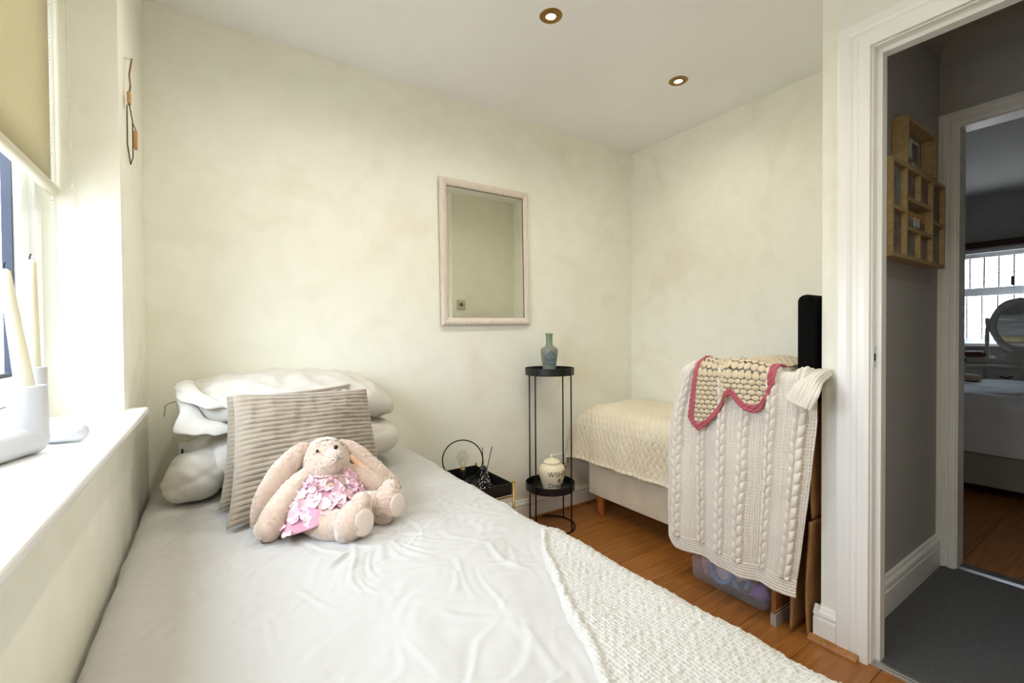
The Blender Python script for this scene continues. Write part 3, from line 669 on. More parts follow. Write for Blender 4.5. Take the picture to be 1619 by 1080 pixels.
# corduroy cushions: one leaning on the pillows, the other in front
def corduroy(label, bl, br, tl, tr, th, seed, parentloc):
    o = thing('corduroy_cushion', label, 'cushion', parentloc, 'taupe corduroy cushions')
    bl, br, tl, tr = [np.array(p, float) for p in (bl, br, tl, tr)]
    c = (bl+br+tl+tr)/4; ex = ((br+tr)-(bl+tl))/4; ey = ((tl+tr)-(bl+br))/4; sk = (tr-tl-br+bl)/4
    nz = np.cross(ex, ey); nz /= np.linalg.norm(nz)
    fc = pillow_surface(c, ex, ey, th, 60, 225, pinch=0.055, power=0.5, seed=seed, wr=0.004, ribs=25, ripple=0.0065)
    def df(Q):
        d = Q - c; u = d@ex/np.dot(ex, ex); v = d@ey/np.dot(ey, ey); Q = Q + (u*v)[..., None]*sk
        Q = Q - 0.02*(np.sin((u+0.3)*2.2)*np.clip(-v, 0, 1))[..., None]*nz
        Q[..., 2] = np.maximum(Q[..., 2], BZ+0.012); return Q
    cushion_obj('cushion_cover', fc, 'cord', o, df)
corduroy('rear taupe corduroy cushion, mostly hidden behind the front one', (0.006, 1.590, 0.585), (0.470, 1.690, 0.585), (0.038, 1.715, 0.908), (0.442, 1.785, 0.918), 0.055, 41, (0.24, 1.6, BZ+0.01))
corduroy('front taupe corduroy cushion propped behind the toy rabbit', (0.022, 1.415, 0.588), (0.490, 1.530, 0.588), (0.050, 1.575, 0.930), (0.462, 1.640, 0.912), 0.074, 45, (0.24, 1.45, BZ+0.01))

# ------------------------------------------------------------------ plush rabbit
rabbit = thing('plush_rabbit', 'blush plush rabbit in a pink petal dress leaning on the cushion', 'soft toy', (0.25, 1.3, BZ+0.015))
def plush(name, pts, rad, m='plush', flat=None, seed=0, seg=44, n=18):
    G = limb(pts, rad, n, seg, flat, 0.0010, seed); b = B(); b.grid(G, wv=True)
    k = len(G); b.f.append(tuple(range(seg))); b.f.append(tuple((k-1)*seg + i for i in range(seg))[::-1])
    return b.obj(name, m, rabbit, smooth=True)
plush('torso', [(0.255, 1.315, 0.625), (0.262, 1.330, 0.665), (0.268, 1.360, 0.705), (0.272, 1.375, 0.725)], [0.062, 0.066, 0.048, 0.034], seed=1)
hd = plush('head', [(0.266, 1.420, 0.748), (0.267, 1.395, 0.746), (0.268, 1.360, 0.742), (0.271, 1.330, 0.747), (0.275, 1.305, 0.756)], [0.048, 0.061, 0.062, 0.052, 0.032], seed=2, seg=64)
plush('muzzle', [(0.279, 1.322, 0.752), (0.283, 1.305, 0.760)], [0.030, 0.020], 'plush_pale', seed=3)
for (x, y, z, r) in ((0.236, 1.322, 0.785, 0.0045), (0.281, 1.305, 0.793, 0.006)):
    B().ball((x, y, z), r, 12, 8).obj('eye', 'black_eye', rabbit, smooth=True)
plush('ear', [(0.230, 1.390, 0.785), (0.195, 1.375, 0.772), (0.150, 1.360, 0.725), (0.115, 1.350, 0.665), (0.100, 1.345, 0.615), (0.098, 1.345, 0.600)], [0.014, 0.026, 0.034, 0.034, 0.026, 0.016], flat=((0.3, -0.9, 0.3), 0.55), seed=4)
plush('ear', [(0.315, 1.385, 0.782), (0.345, 1.375, 0.762), (0.385, 1.355, 0.718), (0.425, 1.335, 0.675), (0.452, 1.325, 0.650), (0.460, 1.322, 0.645)], [0.014, 0.024, 0.028, 0.027, 0.022, 0.012], flat=((0.2, -0.9, 0.5), 0.55), seed=5)
B().grid(limb([(0.335, 1.352, 0.746), (0.380, 1.330, 0.694), (0.425, 1.308, 0.652), (0.452, 1.302, 0.634)], [0.008, 0.013, 0.012, 0.006], 8, 14, ((0.2, -0.9, 0.5), 0.4)), wv=True).obj('ear_lining', 'satin', rabbit, smooth=True)
plush('arm', [(0.218, 1.350, 0.714), (0.176, 1.325, 0.690), (0.135, 1.295, 0.648), (0.112, 1.278, 0.618)], [0.026, 0.030, 0.034, 0.033], seed=6)
plush('arm', [(0.315, 1.360, 0.712), (0.350, 1.345, 0.690), (0.395, 1.325, 0.655), (0.428, 1.312, 0.624)], [0.026, 0.031, 0.034, 0.033], seed=7)
plush('leg', [(0.215, 1.270, 0.615), (0.245, 1.230, 0.612), (0.275, 1.200, 0.612), (0.292, 1.185, 0.614)], [0.036, 0.040, 0.038, 0.036], seed=8)
plush('foot', [(0.278, 1.178, 0.609), (0.285, 1.172, 0.625), (0.303, 1.175, 0.650), (0.316, 1.185, 0.668)], [0.034, 0.041, 0.036, 0.026], 'plush', seed=9)
plush('leg', [(0.300, 1.290, 0.625), (0.340, 1.262, 0.628), (0.372, 1.248, 0.630), (0.385, 1.245, 0.630)], [0.036, 0.040, 0.038, 0.034], seed=10)
plush('foot', [(0.388, 1.232, 0.606), (0.394, 1.230, 0.625), (0.406, 1.238, 0.655), (0.413, 1.246, 0.668)], [0.030, 0.037, 0.036, 0.026], 'plush', seed=11)
for c_, n_, r_ in (((0.311, 1.140, 0.632), (0.25, -0.95, 0.1), 0.028), ((0.418, 1.203, 0.634), (0.35, -0.93, 0.1), 0.026)):
    n_ = np.array(n_)/np.linalg.norm(n_); b = B(); b.ball((0, 0, 0), (r_, 0.006, r_*1.25), 16, 9)
    v = b.v[0]; R = np.array([np.cross(n_, (0, 0, 1)), -n_, (0, 0, 1)]); b.v[0] = v@R + np.array(c_); b.obj('foot_pad', 'plush_pale', rabbit, smooth=True)
# dress: bell of cloth round the torso with overlapping petals
dc = [(0.268, 1.352, 0.724), (0.263, 1.335, 0.695), (0.258, 1.318, 0.665), (0.252, 1.302, 0.632), (0.247, 1.290, 0.600)]
dr = [0.040, 0.058, 0.074, 0.085, 0.096]
q = smooth_path(np.hstack([dc, np.array(dr)[:, None]]), 7); an = np.linspace(0, 2*PI, 60, endpoint=False); P = []
for i, (x, y, z, r) in enumerate(q):
    t = i/(len(q)-1); rr = r*(1+0.07*t*np.sin(9*an)+0.04*t*np.sin(5*an+1))
    P.append(np.stack([x+1.18*rr*np.cos(an), y+0.78*rr*np.sin(an)-0.012*t, np.maximum(z + 0.010*t*np.sin(4*an+2) + 0.018*t*np.cos(an+2.2), BZ+0.012)], -1))
P = np.array(P); DP = P
dress = sheet('dress', P.transpose(1, 0, 2), 'dress', rabbit, 0.003, closed_u=True)
ND = normals(P.transpose(1, 0, 2)).transpose(1, 0, 2)
petal_meshes = []
for k in range(3):
    b = B(); a = np.linspace(0, 2*PI, 20, endpoint=False); rad = 0.0125*(1+0.22*np.abs(np.sin(a*(2.0 if k == 0 else 2.5))))*(1 if k < 2 else 0.8)
    rings = [np.zeros((20, 3))+[0, 0, 0.001]]
    for s in (0.5, 1.0):
        rings.append(np.stack([s*rad*np.cos(a), s*rad*np.sin(a), 0.004*s*s*(1+0.7*np.sin(3*a+k))], -1))
    b.grid(np.array(rings), wv=True)
    o = b.obj('petal', 'petal' if k != 1 else 'petal2', None, smooth=True); petal_meshes.append(o.data); bpy.data.objects.remove(o)
cen = DP.mean(1, keepdims=True); cen_all = np.array([0.257, 1.318, 0.66])
rp = np.random.default_rng(5); cnt = 0
for k in range(400):
    i = rp.integers(1, DP.shape[0]); j = rp.integers(0, 60); p = DP[i, j]; n = ND[i, j]; out = p - cen[i, 0]
    if np.dot(n, out) < 0: n = -n
    if n[1] > 0.25 or cnt >= 150: continue
    n = n/np.linalg.norm(n); z = n + rp.normal(0, 0.28, 3); z /= np.linalg.norm(z); x = np.cross(z, rp.normal(0, 1, 3)); x /= np.linalg.norm(x); y = np.cross(z, x)
    o = bpy.data.objects.new('petal', petal_meshes[rp.integers(0, 3)]); COL.objects.link(o); o.parent = dress
    s = rp.uniform(0.8, 1.25); loc = p + n*0.004 - ORG[rabbit.name]
    loc[2] = max(loc[2], 0.004)
    o.matrix_local = Matrix(((x[0]*s, y[0]*s, z[0]*s, loc[0]), (x[1]*s, y[1]*s, z[1]*s, loc[1]), (x[2]*s, y[2]*s, z[2]*s, loc[2]), (0, 0, 0, 1))); cnt += 1
B().tube([(0.268+0.046*math.cos(a), 1.352+0.036*math.sin(a), 0.727+0.004*math.sin(a)) for a in np.linspace(0, 2*PI, 30, endpoint=False)], 0.0055, 8, closed=True).obj('collar', 'dress', rabbit, smooth=True)

# ------------------------------------------------------------------ mirror on the back wall
MZ = 0.45
mx0, mx1, mz0, mz1, mw = 1.000, 1.572, 1.158, 1.936, 0.040
mir = thing('wall_mirror', 'rectangular mirror in a whitewashed wood frame on the back wall', 'mirror', (1.286, YB, 1.55))
yf = YB - 0.024
def mitre(z_or_x, horizontal):
    b = B(); prof = [(0, 0.022), (0, 0.010), (0.006, 0.002), (0.016, 0.0), (0.030, 0.004), (0.037, 0.009), (mw, 0.013), (mw, 0.022)]
    P = []
    if horizontal:
        top = z_or_x == mz1
        for x_end, s in ((mx0, 1), (mx1, -1)):
            P.append([(x_end + s*o, yf + d, z_or_x - o if top else z_or_x + o) for o, d in prof])
    else:
        right = z_or_x == mx1
        for z_end, s in ((mz0, 1), (mz1, -1)):
            P.append([(z_or_x - o if right else z_or_x + o, yf + d, z_end + s*o) for o, d in prof])
    P = np.array(P); b.grid(P); return b
for zz in (mz0, mz1): mitre(zz, True).obj('frame_rail', 'frame_wood', mir)
for xx in (mx0, mx1): mitre(xx, False).obj('frame_stile', 'frame_wood', mir)
B().box(mx0+mw-0.004, mx1-mw+0.004, yf+0.013, yf+0.017, mz0+mw-0.004, mz1-mw+0.004).obj('mirror_glass', 'mirror', mir)
B().box(mx0+0.004, mx1-0.004, yf+0.0175, YB-0.001, mz0+0.004, mz1-0.004).obj('backing_board', 'dark_edge', mir)
B().box(mx0+mw-0.001, mx1-mw+0.001, yf+0.0105, yf+0.013, mz1-mw-0.0015, mz1-mw+0.001).box(mx1-mw-0.0015, mx1-mw+0.001, yf+0.0105, yf+0.013, mz0+mw, mz1-mw).obj('inner_edge', 'dark_edge', mir)
for ch_ in mir.children: ch_.data.transform(Matrix.Translation((0, -0.003, 0)) @ Matrix.Rotation(math.radians(MZ), 4, 'Z') @ Matrix.Rotation(math.radians(-0.7), 4, 'Y'))

# ------------------------------------------------------------------ downlights
def downlight(x, y, label, power):
    o = thing('downlight', label, 'ceiling light', (x, y, ZC), 'bronze recessed ceiling spotlights')
    B().lathe([(0.020, 0.004), (0.024, -0.001), (0.028, -0.004), (0.040, -0.003), (0.046, 0.0), (0.047, 0.003)], (x, y, ZC), 40, False).obj('bezel', 'bronze', o, smooth=True)
    B().lathe([(0.0265, -0.0035), (0.024, -0.006), (0.020, -0.005), (0.019, 0.001)], (x, y, ZC), 36, False).obj('inner_ring', 'bronze', o, smooth=True)
    B().lathe([(0.0, -0.0015), (0.019, -0.0012), (0.0195, 0.002)], (x, y, ZC), 28, False).obj('lamp', 'lamp_glow', o, smooth=True)
    l = bpy.data.lights.new('downlight_beam', 'SPOT'); l.energy = power; l.color = (1.0, 0.94, 0.83); l.spot_size = math.radians(165); l.spot_blend = 1.0; l.shadow_soft_size = 0.02
    q = bpy.data.objects.new('downlight_beam', l); COL.objects.link(q); q.parent = o; q.location = (0, 0, -0.012)
SPOT = 15.0
downlight(1.141, 1.417, 'bronze ceiling spotlight nearer the window and the bed', SPOT)
downlight(1.965, 1.427, 'bronze ceiling spotlight nearer the alcove', SPOT*0.45)
downlight(0.317, 1.417, 'added unseen fill spotlight above the bed, first of the row from the window', SPOT)  # added out of view to brighten the left wall and bed
downlight(0.317, 0.10, 'added unseen fill spotlight over the foot of the bed', SPOT)  # extra fill lamp, outside the frame, lifts the shaded side
downlight(1.141, -0.15, 'added unseen fill spotlight behind the viewer near the door', SPOT)  # another added fill lamp, never in view, for overall brightness

# ------------------------------------------------------------------ sockets
def plate(name, label, cat, x0, x1, z0, z1, y, face, double):
    """face -1 looks to -Y, +1 to +Y"""
    o = thing(name, label, cat, ((x0+x1)/2, y, (z0+z1)/2))
    yo = lambda a, b: (min(y+face*a, y+face*b), max(y+face*a, y+face*b))
    B().box(x0, x1, *yo(0, 0.010), z0, z1).obj('face_plate', 'plastic_w' if double else 'plastic_old', o, bevel=0.003)
    cs = (x0+(x1-x0)*0.27, x0+(x1-x0)*0.73) if double else ((x0+x1)/2,)
    if double:
        for c in cs:
            zc = z0+(z1-z0)*0.42
            h = B().box(c-0.003, c+0.003, *yo(0.0098, 0.0106), zc+0.008, zc+0.016).box(c-0.014, c-0.007, *yo(0.0098, 0.0106), zc-0.010, zc-0.005).box(c+0.007, c+0.014, *yo(0.0098, 0.0106), zc-0.010, zc-0.005)
            h.obj('pin_holes', 'dark_hole', o)
            B().box(c-0.007, c+0.007, *yo(0.010, 0.014), z1-0.028, z1-0.008).obj('switch', 'plastic_w', o, bevel=0.002)
    else:
        c, zc = cs[0], (z0+z1)/2; b = B()
        P = np.array([[(c+r*math.cos(a), y+face*d, zc+r*math.sin(a)) for a in np.linspace(0, 2*PI, 24, endpoint=False)] for r, d in ((0.016, 0.0098), (0.014, 0.0135), (0.006, 0.0135), (0.005, 0.011))])
        b.grid(P, wv=True).obj('round_outlet', 'dark_edge', o, smooth=True)
        for s in (-1, 1): B().box(c+s*0.030-0.003, c+s*0.030+0.003, *yo(0.0098, 0.0108), zc-0.003, zc+0.003).obj('screw', 'dark_hole', o)
plate('wall_socket', 'white double socket low on the back wall behind the plant stand', 'socket', 1.752, 1.899, 0.268, 0.354, YB, -1, True)
plate('aerial_socket', 'small square wall plate on the alcove wall seen in the mirror', 'socket', 1.850, 1.936, 1.335, 1.421, YS, 1, False)

# ------------------------------------------------------------------ tray side table, hoop lamp, diffuser
TX0, TX1, TY0, TY1, TZ = 0.815, 1.175, 1.77, 2.125, 0.400
tb = thing('tray_table', 'black square tray table with thin brass legs beside the bed', 'side table', ((TX0+TX1)/2, (TY0+TY1)/2, 0))
w_ = 0.004; hgt = 0.055
B().box(TX0, TX1, TY0, TY1, TZ-hgt, TZ-hgt+0.005).box(TX0, TX0+w_, TY0, TY1, TZ-hgt, TZ).box(TX1-w_, TX1, TY0, TY1, TZ-hgt, TZ).box(TX0, TX1, TY0, TY0+w_, TZ-hgt, TZ).box(TX0, TX1, TY1-w_, TY1, TZ-hgt, TZ).obj('tray', 'black_metal', tb)
for x in (TX0-0.005, TX1+0.005):
    for y in (TY0-0.005, TY1+0.005):
        l_ = B().tube([(x, y, 0), (x, y, TZ+0.003)], 0.0055, 12).obj('leg', 'brass', tb, smooth=True)
        B().ball((x, y, TZ+0.005), 0.007, 12, 8).obj('leg_knob', 'brass', l_, smooth=True)
for y in (TY0-0.005, TY1+0.005):
    B().tube([(TX0-0.005, y, TZ-hgt-0.006), (TX1+0.005, y, TZ-hgt-0.006)], 0.004, 8).obj('cross_bar', 'brass', tb, smooth=True)
zf = TZ-hgt+0.005
lx, ly = 1.064, 2.062
lp = thing('hoop_lamp', 'black hoop table lamp with a bare clear bulb on the tray table', 'lamp', (lx, ly, zf))
B().lathe([(0.0, 0), (0.045, 0), (0.046, 0.004), (0.043, 0.008), (0.0, 0.009)], (lx, ly, zf), 32).obj('base', 'black_metal', lp, smooth=True)
rt = np.array([0.87, -0.49, 0]); hr = 0.103
B().tube([np.array([lx, ly, zf+0.006+hr]) + hr*(math.cos(a)*rt + math.sin(a)*np.array([0, 0, 1])) for a in np.linspace(0, 2*PI, 64, endpoint=False)], 0.0033, 8, closed=True).obj('hoop', 'black_metal', lp, smooth=True)
B().lathe([(0.015, 0.008), (0.016, 0.012), (0.0155, 0.055), (0.013, 0.060), (0.0, 0.060)], (lx, ly, zf), 24).obj('lamp_holder', 'black_metal', lp, smooth=True)
bl_ = B().lathe([(0.0125, 0.058), (0.0130, 0.068), (0.0155, 0.082), (0.024, 0.098), (0.0295, 0.115), (0.030, 0.128), (0.026, 0.144), (0.016, 0.155), (0.0, 0.158)], (lx, ly, zf), 28, False).obj('bulb', 'bulb_glass', lp, smooth=True)
B().lathe([(0.0125, 0.056), (0.0135, 0.060), (0.0125, 0.068), (0.0, 0.069)], (lx, ly, zf), 20).obj('bulb_cap', 'brass', bl_, smooth=True)
B().tube(smooth_path([(lx-0.006, ly, zf+0.068), (lx-0.008, ly, zf+0.10), (lx-0.004, ly, zf+0.118), (lx, ly, zf+0.108), (lx+0.004, ly, zf+0.118), (lx+0.008, ly, zf+0.10), (lx+0.006, ly, zf+0.068)], 5), 0.0004, 5).obj('filament', 'brass', bl_)
dx_, dy_ = 1.098, 1.900
df = thing('reed_diffuser', 'black and white glass reed diffuser with black sticks on the tray table', 'diffuser', (dx_, dy_, zf))
B().lathe([(0.0, 0), (0.032, 0), (0.037, 0.004), (0.037, 0.010), (0.030, 0.036), (0.020, 0.070), (0.0145, 0.086), (0.0145, 0.092), (0.019, 0.104), (0.0205, 0.108), (0.018, 0.108), (0.012, 0.092), (0.0, 0.090)], (dx_, dy_, zf), 32, False).obj('glass_bottle', 'art_glass', df, smooth=True)
for a, b in (((0.004, 0.0, 0.02), (-0.012, -0.002, 0.205)), ((-0.004, 0.0, 0.02), (0.038, -0.010, 0.200)), ((-0.002, 0.005, 0.02), (0.044, -0.002, 0.200))):
    B().tube([np.array([dx_, dy_, zf])+a, np.array([dx_, dy_, zf])+b], 0.0019, 8).obj('reed', 'reed_black', df)

# ------------------------------------------------------------------ two tier plant stand
PX, PY = 1.607, 2.025
ps = thing('plant_stand', 'tall black metal two tier plant stand against the back wall', 'plant stand', (PX, PY, 0))
def ring(z, r, t=0.0042): return B().tube([(PX+r*math.cos(a), PY+r*math.sin(a), z) for a in np.linspace(0, 2*PI, 72, endpoint=False)], t, 8, closed=True)
ring(0.005, 0.140, 0.005).obj('base_ring', 'black_metal', ps, smooth=True)
for z, nm in ((0.873, 'upper_tray'), (0.218, 'lower_tray')):
    B().lathe([(0.0, 0), (0.138, 0), (0.140, 0.002), (0.140, 0.040), (0.1375, 0.041), (0.1365, 0.004), (0.0, 0.004)], (PX, PY, z), 64, False).obj(nm, 'black_metal', ps)
rd = np.array([0.8320, -0.5546]); fd = np.array([0.5546, 0.8320])
for lat, dep in ((0.112, -0.090), (0.088, 0.112), (-0.114, 0.088), (-0.088, -0.112)):
    q = np.array([PX, PY]) + (lat*rd + dep*fd)*(0.1425/math.hypot(lat, dep))
    B().tube([(q[0], q[1], 0.004), (q[0], q[1], 0.905)], 0.0042, 8).obj('upright', 'black_metal', ps, smooth=True)

# wrapping flat lettering on a body of revolution
def wrap(v, f, centre, rfun, phi0, z0, eps=0.0006):
    c = np.array(centre, float); toc = -c[:2]/np.linalg.norm(c[:2]); rt_ = np.array([-toc[1], toc[0]])   # viewer's right when facing it
    if np.dot(rt_, rd) < 0: rt_ = -rt_
    out = []
    for x, y, zt in v:
        z = z0 + y; r = rfun(z) + eps; a = phi0 + x/rfun(z0); d = math.cos(a)*toc + math.sin(a)*rt_
        out.append((c[0]+r*d[0], c[1]+r*d[1], c[2]+z))
    return np.array(out), f
def subdiv_text(body, size, shear=0.0): return text_mesh(body, size, shear)

# stoneware bottle
bp = [(0.0, 0), (0.034, 0), (0.035, 0.004), (0.036, 0.020), (0.041, 0.060), (0.047, 0.100), (0.0505, 0.125), (0.0495, 0.138), (0.043, 0.149), (0.030, 0.156), (0.0215, 0.162),
      (0.0225, 0.166), (0.0190, 0.169), (0.0185, 0.215), (0.0200, 0.219), (0.0190, 0.222), (0.0220, 0.226), (0.0225, 0.231), (0.0195, 0.232), (0.0150, 0.231), (0.013, 0.20), (0.0, 0.20)]
bz = 0.8775; bx_, by_ = 1.603, 2.022
bt = thing('stoneware_bottle', 'speckled green stoneware bottle with a labelled front on the upper tray', 'bottle', (bx_, by_, bz))
k = next(i for i, p in enumerate(bp) if p[1] == 0.162)
B().lathe(bp[:k+1], (bx_, by_, bz), 80, False).obj('body', 'stoneware', bt, smooth=True)
B().lathe(bp[k:], (bx_, by_, bz), 32, False).obj('neck', 'neck_glaze', bt, smooth=True)
rb_fun = lambda z: float(np.interp(z, [p[1] for p in bp[1:13]], [p[0] for p in bp[1:13]]))
lab = [(-0.030, 0.058)] + [(x, 0.056) for x in np.linspace(-0.024, 0.024, 7)] + [(0.030, 0.058), (0.032, 0.108), (0.018, 0.108), (0.0165, 0.114)] + [(0.015*math.cos(a), 0.113+0.015*math.sin(a)) for a in np.linspace(0.25, PI-0.25, 9)] + [(-0.0165, 0.114), (-0.018, 0.108), (-0.032, 0.108)]
lab = [(x, y) for x, y in lab]
pts, _ = wrap([(x, y-0.09, 0) for x, y in lab], [], (bx_, by_, bz), rb_fun, 0.20, 0.09, 0.0009)
b = B(); pc, _ = wrap([(x*0.5, (y-0.085)*0.5-0.005, 0) for x, y in lab], [], (bx_, by_, bz), rb_fun, 0.20, 0.09, 0.0009)
pc0, _ = wrap([(0, -0.005, 0)], [], (bx_, by_, bz), rb_fun, 0.20, 0.09, 0.0008)
b.grid(np.array([np.repeat(pc0, len(lab), 0), pc, pts]), wv=True).obj('label', 'label_glaze', bt)
B().tube(pts, 0.0011, 6, closed=True).obj('label_outline', 'ink_navy', bt)
v, f = text_mesh('Cyprus', 0.0175, 0.25); v = v - [v[:, 0].mean(), 0, 0]
v, f = wrap(v, f, (bx_, by_, bz), rb_fun, 0.20, 0.078, 0.0016); B().add(v, f).obj('lettering', 'ink_navy', bt)
sp = B(); r4 = np.random.default_rng(3)
for k in range(150):
    z = r4.uniform(0.006, 0.155); a = r4.uniform(0, 2*PI); r = rb_fun(z); s = r4.uniform(0.0006, 0.0013)
    sp.ball((bx_+r*math.cos(a), by_+r*math.sin(a), bz+z), s, 5, 4)
sp.obj('glaze_speckles', 'speckle', bt)['kind'] = 'stuff'

# cream ginger jar with lettering
jp = [(0.0, 0), (0.047, 0), (0.050, 0.004), (0.056, 0.024), (0.066, 0.055), (0.0745, 0.085), (0.0765, 0.105), (0.073, 0.126), (0.062, 0.141), (0.050, 0.147), (0.046, 0.150), (0.046, 0.154)]
jx, jy, jz = 1.600, 2.000, 0.2225
jr = thing('ginger_jar', 'cream lidded jar with black hand lettering on the lower tray', 'jar', (jx, jy, jz))
B().lathe(jp, (jx, jy, jz), 96, False).obj('body', 'cream_glaze', jr, smooth=True)
B().lathe([(0.045, 0.153), (0.050, 0.153), (0.051, 0.156), (0.046, 0.164), (0.030, 0.173), (0.012, 0.178), (0.006, 0.181), (0.0055, 0.185), (0.0075, 0.189), (0.0078, 0.194), (0.005, 0.198), (0.0, 0.199)], (jx, jy, jz), 40, False).obj('lid', 'cream_glaze', jr, smooth=True)
jf = lambda z: float(np.interp(z, [p[1] for p in jp[1:]], [p[0] for p in jp[1:]]))
for body, size, x0, z0 in (('WISHES', 0.040, -0.022, 0.090), ('&', 0.036, 0.032, 0.057), ('Dreams', 0.038, -0.018, 0.024)):
    v, f = text_mesh(body, size); v = v*[0.86, 1, 1] + [x0, 0, 0]
    v, f = wrap(v, f, (jx, jy, jz), jf, 0.0, z0, 0.0016); B().add(v, f).obj('lettering', 'ink', jr)
v = np.array([(x, y, 0) for x in (0.006, 0.014, 0.022) for y in (0, 0.005)]); v, f = wrap(v, [(0, 2, 3, 1), (2, 4, 5, 3)], (jx, jy, jz), jf, 0.0, 0.006, 0.0008); B().add(v, f).obj('base_mark', 'ink', jr)

# ------------------------------------------------------------------ small upholstered bed in the alcove with a quilt
CX0, CX1, CY0, CY1 = 1.920, 2.455, 1.300, 2.040
cot = thing('small_daybed', 'low cream upholstered bed on pine legs in the alcove', 'bed', ((CX0+CX1)/2, (CY0+CY1)/2, 0))
B().box(CX0, CX1, CY0, CY1, 0.125, 0.36).obj('upholstered_base', 'velour', cot, bevel=0.010, seg=3)
B().box(CX0+0.01, CX1, CY0, CY1-0.01, 0.362, 0.618).obj('mattress', 'velour', cot, bevel=0.06, seg=4)
for x in (CX0+0.055, CX1-0.06):
    for y in (CY0+0.07, CY1-0.055):
        B().lathe([(0.020, 0), (0.031, 0.126)], (x, y, 0), 4 if False else 20).obj('leg', 'leg_wood', cot, smooth=False, bevel=0.002)
# quilt: top, long side and rounded foot end, unrolled
qh, ql, qr = (CX1-CX0)/2+0.030, (CY1-CY0)/2+0.035, 0.085
qc = ((CX0+CX1)/2-0.000, (CY0+CY1)/2, 0.655)
na, nb = 230, 300
A_ = np.linspace(-qh-0.275, qh-0.035, na); B_ = np.linspace(-ql+0.03, ql+0.315, nb)
AA, BB = np.meshgrid(A_, B_, indexing='ij')
def quiltmap(a, b):
    def half(t, h):
        s = np.sign(t); u = np.abs(t); k = np.clip((u-(h-qr))/qr, 0, PI/2)
        x = np.where(u < h-qr, u, h-qr+qr*np.sin(k)); d = qr*(1-np.cos(k)) + np.maximum(u-(h-qr)-qr*PI/2, 0); return s*x, d
    x, dx = half(a, qh); y, dy = half(b, ql)
    tot = np.sqrt(dx**2+dy**2) if True else dx+dy
    # corner folds: cloth drapes outwards as it drops
    fl_ = np.clip(tot/0.3, 0, 1.3)
    x = x - np.where(a < 0, 1, 0)*0.035*fl_*np.clip(dx/0.1, 0, 1); y = y + 0.075*fl_*np.clip(dy/0.1, 0, 1)
    return np.stack([qc[0]+x, qc[1]+y, qc[2]-tot], -1)
P = quiltmap(AA, BB); N = normals(P); N *= np.sign(N[na-5, 5, 2])
st = 0.034
def quilt_height(a, b):
    # wavy interlaced stitching : rows of serpentine lines running down, closing every half wave
    t = b/st; k = np.floor(t); ph = a/0.075
    off = 0.32*np.sin(2*PI*ph); s1 = np.abs(((t+off) % 1.0)-0.5)*2
    s2 = np.abs(((t-off+0.5) % 1.0)-0.5)*2
    return 0.0105*(np.clip(1-s1**4, 0, 1)*0.6 + np.clip(1-s2**4, 0, 1)*0.5)
Hq = quilt_height(AA+0.004*waves(AA, BB, 9, 6, 71), BB+0.004*waves(AA, BB, 9, 6, 72)) + 0.006*waves(AA, BB, 3.2, 8, 73)
drop = np.clip((qc[2]-P[..., 2]-0.05)/0.2, 0, 1)
Hq = Hq + drop*0.010*np.sin(BB*34+0.8*np.sin(BB*11))
edge_d = np.minimum(AA-A_[0], B_[-1]-BB); Hq = Hq + 0.006*np.exp(-((edge_d-0.006)/0.006)**2)
P = P + N*Hq[..., None]
P[..., 1] = np.minimum(P[..., 1], YB-0.006-0.008*(P[..., 2] > 0.45)); P[..., 0] = np.minimum(P[..., 0], XR-0.006)
tag(sheet('quilt', P, 'quilt', None, 0.006), 'cream stitched quilt draped over the alcove bed', 'quilt')

# black upholstered panel behind the draped blanket
hb = thing('headboard', 'black fabric headboard standing upright behind the draped blankets', 'headboard', (2.13, 0.80, 0))
B().box(1.765, 2.465, 0.735, 0.790, 0.86, 1.240).obj('padded_panel', 'black_fabric', hb, bevel=0.025, seg=4)
for x in (1.93, 2.38): B().box(x-0.02, x+0.02, 0.750, 0.775, 0.0, 0.87).obj('leg', 'black_metal', hb)

# open shelf unit hidden under the blankets
su = thing('shelf_unit', 'brown open shelf unit covered by the knitted blanket', 'shelf', (1.90, 1.06, 0))
sp_ = B().box(1.745, 2.12, 0.846, 0.864, 0.0, 0.925).obj('side_panel', 'shelf_wood', su, bevel=0.0015)
B().box(1.745, 2.12, 1.172, 1.190, 0.262, 0.925).obj('side_panel', 'shelf_wood', su, bevel=0.0015)
B().box(1.745, 2.12, 0.846, 1.190, 0.925, 0.943).obj('top_panel', 'shelf_wood', su, bevel=0.0015)
B().box(1.750, 2.115, 0.865, 1.190, 0.245, 0.261).obj('shelf_board', 'shelf_wood', su)
B().box(2.116, 2.122, 0.846, 1.190, 0.02, 0.925).obj('back_panel', 'shelf_wood', su)
B().box(1.7435, 1.90, 0.8448, 0.8458, 0.0, 0.045).box(1.7435, 1.7445, 0.8448, 0.8652, 0.0, 0.045).obj('clear_tape', 'tape', sp_)
for z in (0.046, 0.058): B().box(1.7430, 1.90, 0.8442, 0.8450, z, z+0.003).obj('tape_edge', 'plastic_w', sp_)

